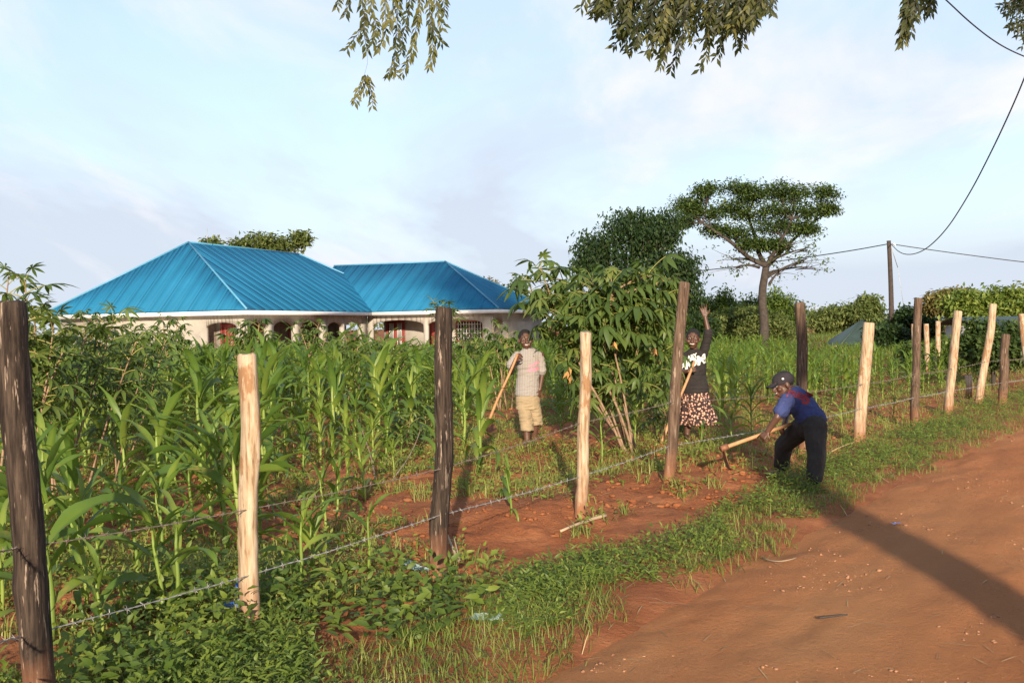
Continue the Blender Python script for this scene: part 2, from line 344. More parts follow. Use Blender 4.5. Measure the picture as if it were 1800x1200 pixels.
plain('galvanised_wire', (0.40, 0.38, 0.355), 0.5, 0.6, 0.35, 40)
plain('rusty_wire', (0.24, 0.185, 0.15), 0.75, 0.4, 0.4, 40)
plain('rope_fibre', (0.35, 0.30, 0.22), 0.9)
# house
m, nt, p = nmat('roof_blue'); o = objc(nt)
oi = N(nt, 'ObjectInfo')
col = ramp(nt, noise(nt, o, 0.5, 5), [(0.3, (0.012, 0.125, 0.235)), (0.7, (0.018, 0.155, 0.285))])
col = mixc(nt, ramp(nt, oi.outputs['Random'], [(0, (0, 0, 0)), (1, (0.05, 0.05, 0.05))]), col, (0.03, 0.18, 0.30))
nt.links.new(col, p.inputs['Base Color']); p.inputs['Roughness'].default_value = 0.75; p.inputs['Specular IOR Level'].default_value = 0.15
plain('ridge_cap', (0.08, 0.26, 0.40), 0.45, var=0.12)
plain('fascia_white', (0.74, 0.72, 0.70), 0.6, var=0.06, scale=3)
m, nt, p = nmat('plaster'); o = objc(nt)
col = ramp(nt, noise(nt, o, 1.1, 8, 0.65), [(0.3, (0.25, 0.225, 0.195)), (0.55, (0.34, 0.305, 0.265)), (0.8, (0.40, 0.365, 0.315))])
sz = N(nt, 'SeparateXYZ'); nt.links.new(o, sz.inputs[0])
dr = N(nt, 'MapRange'); dr.inputs[1].default_value = 0.0; dr.inputs[2].default_value = 0.7; dr.inputs[3].default_value = 0.5; dr.inputs[4].default_value = 0.0
nt.links.new(sz.outputs[2], dr.inputs[0]); col = mixc(nt, dr.outputs[0], col, (0.35, 0.17, 0.10))    # splashed red earth
nt.links.new(col, p.inputs['Base Color']); p.inputs['Roughness'].default_value = 0.92
bump(nt, p, noise(nt, o, 9, 8, 0.7), 0.4, 0.01)
plain('dark_wall', (0.13, 0.095, 0.075), 0.95, var=0.35, scale=4)  # brown-grey much darker than the plaster, for one veranda back wall
plain('red_paint', (0.20, 0.035, 0.028), 0.5, var=0.15)
plain('white_paint', (0.72, 0.70, 0.66), 0.5, var=0.08)
plain('glass_dark', (0.03, 0.035, 0.04), 0.12, var=0.1, spec=0.6)
plain('green_roof', (0.045, 0.07, 0.055), 0.6, var=0.2, scale=2)
plain('far_wall', (0.55, 0.50, 0.44), 0.9, var=0.12, scale=2)
plain('creosote_pole', (0.05, 0.035, 0.028), 0.85, var=0.3, scale=7)
plain('cable_black', (0.02, 0.02, 0.022), 0.6, var=0.1)
# people and tools
plain('skin', (0.090, 0.040, 0.024), 0.48, var=0.12, scale=14, spec=0.5)
plain('hair_black', (0.010, 0.008, 0.007), 0.85, var=0.3, scale=60, bmp=0.8)
plain('eye_white', (0.42, 0.38, 0.34), 0.3, var=0.03); plain('eye_dark', (0.012, 0.007, 0.005), 0.2, var=0.05); plain('teeth', (0.52, 0.48, 0.42), 0.3, var=0.04)
plain('lips', (0.14, 0.05, 0.04), 0.45, var=0.1)
m, nt, p = nmat('ribbed_shirt'); o = objc(nt); sx = N(nt, 'SeparateXYZ'); nt.links.new(o, sx.inputs[0])
wv = N(nt, 'Math'); wv.operation = 'MULTIPLY'; nt.links.new(sx.outputs[0], wv.inputs[0]); wv.inputs[1].default_value = 2 * math.pi / 0.022
sn_ = N(nt, 'Math'); sn_.operation = 'SINE'; nt.links.new(wv.outputs[0], sn_.inputs[0])
r_ = N(nt, 'MapRange'); r_.inputs[1].default_value = -1; nt.links.new(sn_.outputs[0], r_.inputs[0])
col = ramp(nt, r_.outputs[0], [(0.1, (0.235, 0.205, 0.185)), (0.6, (0.285, 0.255, 0.235))])
col = mixc(nt, ramp(nt, noise(nt, o, 5, 5), [(0.55, (0, 0, 0)), (0.75, (0.4, 0.4, 0.4))]), col, (0.26, 0.20, 0.15))
nt.links.new(col, p.inputs['Base Color']); p.inputs['Roughness'].default_value = 0.95; bump(nt, p, r_.outputs[0], 0.6, 0.004)
plain('pink_print', (0.62, 0.20, 0.27), 0.8, var=0.15)
plain('khaki_cloth', (0.29, 0.215, 0.13), 0.92, var=0.18, scale=7, bmp=0.3)
plain('black_cloth', (0.018, 0.014, 0.013), 0.9, var=0.3, scale=8, bmp=0.3)
plain('white_print', (0.70, 0.68, 0.60), 0.8, var=0.06)
m, nt, p = nmat('floral_cloth'); o = objc(nt); vo = N(nt, 'TexVoronoi'); vo.inputs['Scale'].default_value = 34; nt.links.new(o, vo.inputs['Vector'])
fl = ramp(nt, vo.outputs['Distance'], [(0.36, (1, 1, 1)), (0.46, (0, 0, 0))])
fc = mixc(nt, noise(nt, o, 40, 2), (0.48, 0.16, 0.09), (0.66, 0.44, 0.33))
nt.links.new(mixc(nt, fl, (0.025, 0.012, 0.012), fc), p.inputs['Base Color']); p.inputs['Roughness'].default_value = 0.9
plain('blue_cloth', (0.035, 0.048, 0.145), 0.9, var=0.22, scale=6, bmp=0.3)
plain('red_print', (0.22, 0.025, 0.03), 0.8, var=0.1)
plain('charcoal_cloth', (0.032, 0.028, 0.026), 0.92, var=0.3, scale=7, bmp=0.3)
plain('cap_cloth', (0.022, 0.017, 0.020), 0.9, var=0.3, scale=12)
plain('hoe_handle', (0.40, 0.20, 0.09), 0.55, var=0.25, scale=12)
plain('hoe_iron', (0.22, 0.095, 0.05), 0.7, 0.3, 0.35, 16, bmp=0.4)
m, nt, p = nmat('clear_plastic'); p.inputs['Base Color'].default_value = (0.85, 0.92, 0.95, 1); p.inputs['Roughness'].default_value = 0.12
p.inputs['Transmission Weight'].default_value = 0.75; p.inputs['IOR'].default_value = 1.2
nt.links.new(ramp(nt, noise(nt, objc(nt), 20), [(0.3, (0.70, 0.78, 0.80)), (0.7, (0.9, 0.93, 0.95))]), p.inputs['Base Color'])
plain('label_blue', (0.03, 0.12, 0.5), 0.4, var=0.1); plain('plastic_red', (0.55, 0.06, 0.06), 0.4, var=0.2); plain('plastic_grey_green', (0.28, 0.38, 0.36), 0.45, var=0.2); plain('stone', (0.30, 0.145, 0.075), 0.9, var=0.35, scale=30)
plain('plastic_blue', (0.12, 0.2, 0.5), 0.4, var=0.2)

# ------------------------------------------------------------------ ground and road
def axis(lo, hi, a, b, step, grow=1.12):
    mid = list(np.arange(a, b, step)); l, r = [], []
    x, s = a, step
    while x > lo: s *= grow; x -= s; l.append(x)
    x, s = mid[-1], step
    while x < hi: s *= grow; x += s; r.append(x)
    return np.array(l[::-1] + mid + r)
def sheet(name, mat, X, Y, Z):
    h, w = X.shape; i = np.arange(h - 1)[:, None] * w; j = np.arange(w - 1)[None]
    F = np.stack([i + j, i + j + 1, i + w + j + 1, i + w + j], -1).reshape(-1, 4)
    o = MB().add(np.stack([X, Y, Z], -1), F).obj(name, mat, None, True); o['kind'] = 'structure'; return o
gx, gy = axis(-1500, 1500, -5, 7.5, 0.05), axis(-400, 2200, 3.6, 14.5, 0.05)
X, Y = np.meshgrid(gx, gy); ground = sheet('ground', 'soil', X, Y, z_ground(X, Y))
rs_, rn_ = axis(-80, 320, 2.5, 15, 0.05, 1.10), np.arange(-2.85, 4.8, 0.05)
S_, N_ = np.meshgrid(rs_, rn_, indexing='ij'); S_, N_ = S_.T, N_.T
N_ = N_ + np.where(N_ < -1.5, 0.0, 0)
X = S_ * RS[0] + N_ * RN[0]; Y = S_ * RS[1] + N_ * RN[1]
road = sheet('road', 'road_earth', X[::-1], Y[::-1], z_road(X, Y)[::-1])
# ------------------------------------------------------------------ house with the blue roof
D0, TH = 48.0, R(20)
EAVE, OH = 2.42, 0.6
house = thing('house', 'long plastered house with a bright blue ribbed metal roof and arched verandas', 'house', (-0.2447 * D0, D0, 0.0), rz=-TH)
def hobj(mb, name, mat, parent=house, smooth=False): return mb.obj(name, mat, parent, smooth, origin=(0, 0, 0))
roof_me = MB(); 
def roof_slope(P0, ex, up, width, top, name_parent, off=0.0):
    """sheets of ribbed metal: P0 corner on the eave, ex along the eave, up the slope, top(e) the length of the slope there"""
    P0, ex, up = (np.array(v, float) for v in (P0, ex, up)); nn = np.cross(ex, up); nn /= np.linalg.norm(nn)
    brk = top[0]; f = lambda e: float(np.interp(e, [b[0] for b in brk], [b[1] for b in brk]))
    e0 = 0.0
    while e0 < width - 1e-6:
        e1 = min(e0 + 0.76, width); e_l = max(0.0, e0 - .035); es = sorted({e_l, e1, *[b[0] for b in brk if e_l < b[0] < e1]})
        mb = MB(); dz = 0.004 * (int(round(e0 / .76)) % 2); e_left = max(0.0, e0 - .035)      # each sheet laps over the one before
        poly = [(e_left, 0), (e1, 0)] + [(e, f(e)) for e in es[::-1]]
        poly = [q for k, q in enumerate(poly) if k == 0 or np.hypot(q[0] - poly[k - 1][0], q[1] - poly[k - 1][1]) > 1e-4]
        if len(poly) >= 3:
            V = [P0 + ex * a + up * b + nn * (off + dz) for a, b in poly]; k = len(V)
            V += [v - nn * 0.03 for v in V]
            F3 = [(0, i, i + 1) for i in range(1, k - 1)] + [(k, k + i + 1, k + i) for i in range(1, k - 1)]
            mb.add(V, F3); n0 = 0
            q = np.array([(i, k + i, k + (i + 1) % k, (i + 1) % k) for i in range(k)]); mb.f.append(q); mb.m.append(np.zeros(len(q), np.int32))
            r = e0 + 0.07
            while r < e1 - 0.03:
                h0, h1 = f(r - 0.03), f(r + 0.03); h = min(h0, h1, f(r - .06), f(r + .06)) - 0.02
                if h > 0.1:
                    B = [(r - 0.06, 0.0), (r + 0.06, 0.0), (r + 0.06, h), (r - 0.06, h)]
                    T = [(r - 0.012, 0.0), (r + 0.012, 0.0), (r + 0.012, h), (r - 0.012, h)]
                    VV = [P0 + ex * a + up * b + nn * (off + dz) for a, b in B] + [P0 + ex * a + up * b + nn * (off + dz + 0.012) for a, b in T]
                    mb.add(VV, [(4, 5, 6, 7), (0, 1, 5, 4), (1, 2, 6, 5), (2, 3, 7, 6), (3, 0, 4, 7)])
                r += 0.25
            hobj(mb, 'roof_sheet', 'roof_blue', name_parent)
        e0 = e1
def hyp(*v): return math.sqrt(sum(x * x for x in v))
L, A1, RISE, YQ, YB = 11.5, 3.68, 3.46, 14.05, 20.0
WX, WY0, WB, WRISE, WA = 7.42, 12.0, 4.8, 2.88, 5.1
ZE = EAVE + 0.10
roofcore = MB()                                          # boarding under the sheets
ap, aq = (-L / 2, A1, ZE + RISE - .05), (-L / 2, YQ, ZE + RISE - .05)
roofcore.add([(-L + .05, .05, ZE - .03), (-.05, .05, ZE - .03), (-.05, YB, ZE - .03), (-L + .05, YB, ZE - .03), ap, aq], [(0, 1, 4), (2, 3, 5)])
n0 = roofcore.n - 6; q = np.array([(1, 2, 5, 4), (3, 0, 4, 5), (3, 2, 1, 0)]); roofcore.f.append(q); roofcore.m.append(np.zeros(3, np.int32))
roof = hobj(roofcore, 'roof', 'roof_blue')
wc = MB(); wp, wq = (WX - WA, WY0 + WB, ZE + WRISE - .05), (-5.0, WY0 + WB, ZE + WRISE - .05)
wc.add([(-4.0, WY0 + .05, ZE - .05), (WX - .05, WY0 + .05, ZE - .05), (WX - .05, WY0 + 2 * WB, ZE - .05), (-4.0, WY0 + 2 * WB, ZE - .05), wp, wq], [(1, 2, 4), (3, 0, 5)])
q = np.array([(0, 1, 4, 5), (2, 3, 5, 4), (3, 2, 1, 0)]); wc.f.append(q); wc.m.append(np.zeros(3, np.int32))
wroof = hobj(wc, 'roof', 'roof_blue')
s1 = hyp(A1, RISE); roof_slope((-L, 0, ZE), (1, 0, 0), (0, A1 / s1, RISE / s1), L, ([(0, 0), (L / 2, s1), (L, 0)],), roof)
s2 = hyp(L / 2, RISE); up2 = np.array((-L / 2, 0, RISE)) / s2
roof_slope((0, 0, ZE), (0, 1, 0), up2, YB, ([(0, 0), (A1, s2), (YQ, s2), (YB, 0)],), roof)
roof_slope((-L, YB, ZE), (0, -1, 0), up2 * (-1, 1, 1), YB, ([(0, 0), (YB - YQ, s2), (YB - A1, s2), (YB, 0)],), roof)
s3 = hyp(WB, WRISE); roof_slope((-5.0, WY0, ZE), (1, 0, 0), (0, WB / s3, WRISE / s3), WX + 5, ([(0, s3), (WX + 5 - WA, s3), (WX + 5, 0)],), wroof)
s4 = hyp(WA, WRISE); roof_slope((WX, WY0, ZE), (0, 1, 0), (-WA / s4, 0, WRISE / s4), 2 * WB, ([(0, 0), (WB, s4), (2 * WB, 0)],), wroof)
def cap(p0, p1, par, r=0.05):
    hobj(addtube(MB(), [np.array(p0) + (0, 0, .02), np.array(p1) + (0, 0, .02)], r, 6), 'ridge_cap', 'ridge_cap' if par else 'roof_blue', par or roof)
zt = ZE + RISE; zw = ZE + WRISE
cap((-L, 0, ZE), (-L / 2, A1, zt), roof); cap((0, 0, ZE), (-L / 2, A1, zt), roof); cap((-L / 2, A1, zt), (-L / 2, YQ, zt), roof); cap((-L / 2, YQ, zt), (0, YB, ZE), roof); cap((-L / 2, YQ, zt), (-L, YB, ZE), roof)
cap((-5, WY0 + WB, zw), (WX - WA, WY0 + WB, zw), wroof); cap((WX - WA, WY0 + WB, zw), (WX, WY0, ZE), wroof); cap((WX - WA, WY0 + WB, zw), (WX, WY0 + 2 * WB, ZE), wroof)
def fascia(x0, x1, y0, y1, par): hobj(box(MB(), x0, x1, y0, y1, EAVE - 0.13, ZE - 0.045), 'fascia_board', 'fascia_white', par)
fascia(-L + .0, -.0, .0, .03, roof); fascia(-.03, 0.001, .032, WY0 - .04, roof); fascia(-L, -L + .03, .032, YB, roof)
fascia(-.03, WX, WY0, WY0 + .03, wroof); fascia(WX - .03, WX + .001, WY0 + .032, WY0 + 2 * WB, wroof)
hobj(box(MB(), -L + .05, -.05, .05, YB - .05, EAVE - .06, EAVE - .02), 'soffit', 'fascia_white', roof)
hobj(box(MB(), -.2, WX - .05, WY0 + .05, WY0 + 2 * WB - .05, EAVE - .075, EAVE - .035), 'soffit', 'fascia_white', wroof)
hobj(addtube(MB(), [(-L / 2 + .4, A1 + 1, zt - .1), (-L / 2 + .4, A1 + 1, zt + .75)], .012, 4), 'aerial_rod', 'galvanised_wire', roof)
def arcade(p0, direc, length, th, ztop, openings, name='wall', mat='plaster'):
    """a plastered wall with arched openings down to the ground, built as strips of real thickness"""
    p0 = np.array(p0, float); direc = np.array(direc, float); nn = np.array((-direc[1], direc[0], 0))
    es = [0.0, length]
    for a, b, sp, ri in openings: es += list(a + (b - a) * 0.5 * (1 - np.cos(np.linspace(0, np.pi, 13))))
    es = sorted(set(np.round(es, 5))); mb = MB()
    for e0, e1 in zip(es[:-1], es[1:]):
        def bot(e, m):
            for a, b, sp, ri in openings:
                if a < m < b:
                    t = (e - (a + b) / 2) / ((b - a) / 2); return sp + ri * math.sqrt(max(0, 1 - t * t))
            return -0.3
        mm = (e0 + e1) / 2; b0, b1 = bot(e0, mm), bot(e1, mm)
        V = []
        for o in (0, th):
            for e, z in ((e0, b0), (e1, b1), (e1, ztop), (e0, ztop)): V.append(p0 + direc * e + nn * o + np.array((0, 0, z)))
        mb.add(V, [(0, 1, 2, 3), (7, 6, 5, 4), (0, 4, 5, 1), (2, 6, 7, 3), (0, 3, 7, 4), (1, 5, 6, 2)])
    return hobj(mb, name, mat)
WT = EAVE - 0.09
arcade((-L + OH, OH, 0), (1, 0, 0), L - 2 * OH, .22, WT, [(8.3, 9.95, 1.75, .22)])
arcade((-OH, OH + .23, 0), (0, 1, 0), WY0 - OH + .35, .22, WT, [(.15, 1.75, 1.7, .25), (2.25, 4.15, 1.7, .3), (4.7, 6.8, 1.7, .3), (7.35, 8.95, 1.7, .25), (9.2, 11.0, 1.7, .25)])
arcade((-L + OH, YB - .6, 0), (0, -1, 0), YB - 1.2 - .23, .22, WT, [])
arcade((-OH + .005, WY0 + OH, 0), (1, 0, 0), WX, .22, WT, [(.3, 3.4, 1.72, .3), (3.65, 6.85, 1.72, .3)])
arcade((WX - OH, WY0 + OH + .23, 0), (0, 1, 0), 2 * WB - 2 * OH - .3, .22, WT, [(.1, 1.4, 1.7, .3)])
arcade((-OH, WY0 + 2.6, 0), (1, 0, 0), WX - .25, .2, WT, [])           # back wall of the wing veranda
arcade((-2.9, OH + .25, 0), (0, 1, 0), 13.5, .2, WT, [], mat='dark_wall')               # back wall of the long veranda
hobj(box(MB(), -L + 1, -.7, .9, WY0 + 3, -.2, .12), 'veranda_floor', 'plaster'); hobj(box(MB(), -.65, WX - .7, WY0 + .9, WY0 + 2.5, -.2, .115), 'veranda_floor', 'plaster')
def door(x, y, along, w, h, glazed):
    """panelled red leaf in its frame; the upper panels carry white bars"""
    d = MB(); 
    def bx(mb, a, b, p, q, z0, z1):
        if along == 'x': box(mb, x + a, x + b, y - q, y - p, z0, z1)
        else: box(mb, x + p, x + q, y + a, y + b, z0, z1)
    bx(d, 0, w, 0, .05, .12, h); o = hobj(d, 'door', 'red_paint')
    for a, b in ((-.08, 0), (w, w + .08)): f = MB(); bx(f, a, b, 0, .07, .12, h + .08); hobj(f, 'door_frame', 'red_paint', o)
    f = MB(); bx(f, .0, w, .0, .07, h, h + .08); hobj(f, 'door_frame', 'red_paint', o)
    k = max(2, int(w / .5))
    for i in range(k):
        a = w * i / k + .09; b = w * (i + 1) / k - .09
        for z0, z1 in ((.3, .85), (.98, h - .16)):
            g = MB(); bx(g, a, b, .05, .056, z0, z1); hobj(g, 'door_panel', 'glass_dark' if glazed else 'red_paint', o)
            if glazed:
                for j in range(4):
                    c = a + (b - a) * (j + .5) / 4; g = MB(); bx(g, c - .014, c + .014, .058, .075, z0 - .02, z1 + .02); hobj(g, 'door_bar', 'white_paint', o)
    g = MB(); bx(g, w - .09, w - .05, .05, .10, 1.0, 1.12); hobj(g, 'handle', 'galvanised_wire', o)
def window(x, y, along, w, z0, h):
    def bx(mb, a, b, p, q, c, d):
        if along == 'x': box(mb, x + a, x + b, y - q, y - p, c, d)
        else: box(mb, x + p, x + q, y + a, y + b, c, d)
    g = MB(); bx(g, 0, w, 0, .02, z0, z0 + h); o = hobj(g, 'window', 'glass_dark')
    for a, b, c, d in ((-.08, 0, -.08, h + .08), (w, w + .08, -.08, h + .08), (0, w, -.08, 0), (0, w, h, h + .08), (w / 2 - .03, w / 2 + .03, 0, h)):
        f = MB(); bx(f, a, b, 0.0, .06, z0 + c, z0 + d); hobj(f, 'window_frame', 'red_paint', o)
    for j in range(9): c = w * (j + .5) / 9; f = MB(); bx(f, c - .013, c + .013, .065, .085, z0, z0 + h); hobj(f, 'window_bar', 'white_paint', o)
    for j in range(4): c = h * (j + .5) / 4; f = MB(); bx(f, 0, w, .086, .1, z0 + c - .012, z0 + c + .012); hobj(f, 'window_bar', 'white_paint', o)
yb = WY0 + 2.6
door(-.35, yb, 'x', 1.0, 2.0, True); door(2.2, yb, 'x', .95, 2.0, False); window(3.95, yb, 'x', 1.5, .85, 1.0)
door(-2.9, 2.0, 'y', .95, 2.0, False); door(-2.9, 5.2, 'y', .95, 2.0, False); window(-2.9, 8.2, 'y', 1.3, .85, 1.0)
# red shutter door seen in the arch of the gable side
arcade((-L + OH + 8.0, OH + 1.2, 0), (1, 0, 0), 1.2, .15, WT, [])
door(-2.55, OH + 1.2, 'x', .62, 1.95, False)

# ------------------------------------------------------------------ fence posts and barbed wire
posts = []
def post(bx, by, tx, ty, wpx, mat, label, base=None, d=None):
    b = Vector(base) if base else ground_at(bx, by)
    r = 0.5 * wpx * b.y / FPX
    t = W(tx, ty, b.y + random.uniform(-.05, .05))
    b0 = np.array(b) - np.array((0, 0, .12)); ax = np.array(t) - b0; k = 22
    tt = np.linspace(0, 1, k); wob = np.stack([np.interp(tt, np.linspace(0, 1, 5), np.r_[0, rng.normal(0, .012, 3), 0]) for _ in range(2)], -1)
    P = b0 + tt[:, None] * ax; P[:, :2] += wob
    sides = 18; T, A, B = frames(P); an = np.arange(sides) * 2 * np.pi / sides
    base_r = 1 + .10 * np.cos(an * 2 + rng.random() * 6) + .05 * np.cos(an * 3 + rng.random() * 6) + .03 * rng.normal(size=sides)
    rad = r * (np.interp(tt, [0, .08, .5, 1], [1.06, 1.02, 1.0, .95])[:, None]) * base_r[None] * (1 + .025 * rng.normal(size=(k, 1)) + .018 * rng.normal(size=(k, sides)))
    V = (P[:, None] + rad[..., None] * (np.cos(an)[None, :, None] * A[:, None] + np.sin(an)[None, :, None] * B[:, None]))
    for _ in range(3):                                    # knots where branches were cut
        ki, ks = int(rng.integers(3, k - 3)), int(rng.integers(0, sides)); V[ki, ks] += (V[ki, ks] - P[ki]) * .16; V[ki + 1, ks] += (V[ki + 1, ks] - P[ki + 1]) * .09; V[ki - 1, ks] += (V[ki - 1, ks] - P[ki - 1]) * .09
    topc = P[-1] + nrm(ax) * .004
    inner = topc + (V[-1] - P[-1]) * .80 + nrm(ax) * .006 + rng.normal(0, .003, (sides, 3))
    V = np.vstack([V.reshape(-1, 3), inner, topc])
    i = np.arange(k)[:, None] * sides; j = np.arange(sides)[None]; j2 = (j + 1) % sides
    F = np.stack([i + j, i + j2, i + sides + j2, i + sides + j], -1).reshape(-1, 4)
    mb = MB().add(V, F); jj = np.arange(sides); C = np.stack([k * sides + jj, k * sides + (jj + 1) % sides, np.full(sides, len(V) - 1)], -1); mb.f.append(C); mb.m.append(np.zeros(sides, np.int32))
    o = mb.obj('fence_post', mat, None, True, origin=tuple(b)); tag(o, label, 'fence post', 'posts of the barbed wire fence')
    posts.append((np.array(b), np.array(t), r)); return o
LW, DW, BW = 'peeled_wood', 'weathered_wood', 'brown_wood'
post(0, 0, 18, 533, 58, DW, 'thick dark weathered fence post at the left edge with pale flakes', base=(-1.86, 4.22, float(zs(-1.86, 4.22))))
post(445, 1113, 434, 625, 37, LW, 'pale peeled fence post nearest the camera, with a flaking brown patch at its foot')
post(768, 1020, 779, 543, 34, DW, 'dark square-cut fence post between the two nearest pale posts')
post(1016, 908, 1029, 585, 22, LW, 'crooked pale peeled fence post in front of the big cassava bush')
post(1172, 847, 1203, 497, 20, BW, 'tall brown leaning fence post that half hides the girl in black')
post(1412, 802, 1405, 533, 17, BW, 'brown fence post rising behind the stooping person in blue')
post(1510, 776, 1528, 568, 19, LW, 'pale fence post just right of the stooping person')
post(1608, 748, 1614, 525, 15, BW, 'dark fence post with a slight bend, right of the power pole')
post(1664, 727, 1684, 547, 14, LW, 'pale fence post leaning right, second to the left of the far trunk-like post')
post(1718, 713, 1746, 535, 13, LW, 'slanting pale fence post with a brown top near the right edge')
post(1760, 712, 1768, 588, 14, BW, 'stout red-brown fence post under dark leaves near the right edge')
post(1812, 692, 1796, 552, 11, LW, 'pale fence post cut by the right edge of the picture')
def far_post(px, y0, y1, d, label, tx=0):
    b = W(px, y1, d); b.z = float(zs(b.x, b.y)); t = W(px + tx, y0, d)
    o = addtube(MB(), [np.array(b) - (0, 0, .1), np.array(b) * .5 + np.array(t) * .5 + (.03, 0, 0), np.array(t)], .07, 8).obj('fence_post', LW, None, True, origin=tuple(b)); tag(o, label, 'fence post', 'short far posts beyond the fence')
far_post(1606, 569, 660, 30, 'short far pale post left of the dark bent fence post')
far_post(1628, 569, 660, 30, 'short far pale post right of the dark bent fence post')
far_post(1645, 564, 650, 30, 'short far brown post leaning beside the slanting pale post', 4)
far_post(1724, 572, 640, 27, 'far gnarled pale post left of the slanting pale post near the right edge')
far_post(1702, 660, 716, 20.5, 'thin far stake between the two right-hand pale posts')

def barbed(name, label, pix, sag, mat='galvanised_wire', k_=1.0):
    pts = []
    for (px, py, k) in pix:
        if k is None: q = W(px, py, 0.0 + posts[0][0][1] - 1.0) if px < 0 else W(px, py, 22.0); pts.append(np.array(q)); continue
        b, t, r = posts[k]; p = np.array(W(px, py, b[1] - r * 0.95)); pts.append(p)
    P = []
    for a, c in zip(pts[:-1], pts[1:]):
        n = max(6, int(np.linalg.norm(c - a) / 0.03)); u = np.linspace(0, 1, n, endpoint=False)[:, None]
        q = a + (c - a) * u; q[:, 2] -= (sag * np.linalg.norm(c - a) * 4 * u * (1 - u))[:, 0]; P.append(q)
    P = np.vstack(P + [pts[-1]]); P[:, 2] += .003 * vn(np.arange(len(P)) * .3, np.zeros(len(P)), 3); s = np.r_[0, np.cumsum(np.linalg.norm(np.diff(P, axis=0), axis=1))]
    T, A, B = frames(P); th = thing(name, label, 'barbed wire', tuple(pts[1]), 'strands of the barbed wire fence')
    for ph in (0, math.pi):
        Q = P + .0022 * (np.cos(s * 60 + ph)[:, None] * A + np.sin(s * 60 + ph)[:, None] * B)
        addtube(MB(), Q, .0019 * k_, 4).obj('wire_strand', mat, th, True)
    mb = MB(); x = .05
    while x < s[-1]:
        c = np.array([np.interp(x, s, P[:, k]) for k in range(3)]); tdir = nrm(np.array([np.interp(x, s, T[:, k]) for k in range(3)]))
        for w in range(2):
            v = rng.normal(size=3); v -= tdir * v.dot(tdir); v = nrm(v) + tdir * .3 * rng.normal(); v = nrm(v)
            addtube(mb, [c - v * .021, c + tdir * .004, c + v * .021], [.0007, .0019, .0007], 3)
        an = np.linspace(0, 4 * np.pi, 12); a1 = nrm(np.cross(tdir, (0, 0, 1))); b1 = np.cross(a1, tdir)
        addtube(mb, c + np.outer(np.linspace(-.006, .006, 12), tdir) + .0042 * (np.outer(np.cos(an), a1) + np.outer(np.sin(an), b1)), .0016, 3)
        x += rng.uniform(.085, .115)
    o = mb.obj('barbs', mat, th); o['kind'] = 'stuff'
barbed('barbed_wire', 'lower strand of barbed wire running along the whole fence', [(-160, 1165, None), (38, 1117, 0), (440, 1010, 1), (770, 906, 2), (1018, 838, 3), (1178, 783, 4), (1410, 742, 5), (1514, 718, 6), (1609, 698, 7), (1668, 687, 8), (1724, 678, 9), (1764, 672, 10), (1812, 664, 11)], .004)
barbed('barbed_wire', 'upper strand of barbed wire running along the whole fence', [(-160, 992, None), (34, 962, 0), (440, 894, 1), (772, 824, 2), (1020, 743, 3), (1186, 705, 4), (1408, 690, 5), (1518, 675, 6), (1610, 657, 7), (1673, 648, 8), (1731, 636, 9), (1765, 632, 10), (1808, 628, 11)], .006, 'rusty_wire', .85)
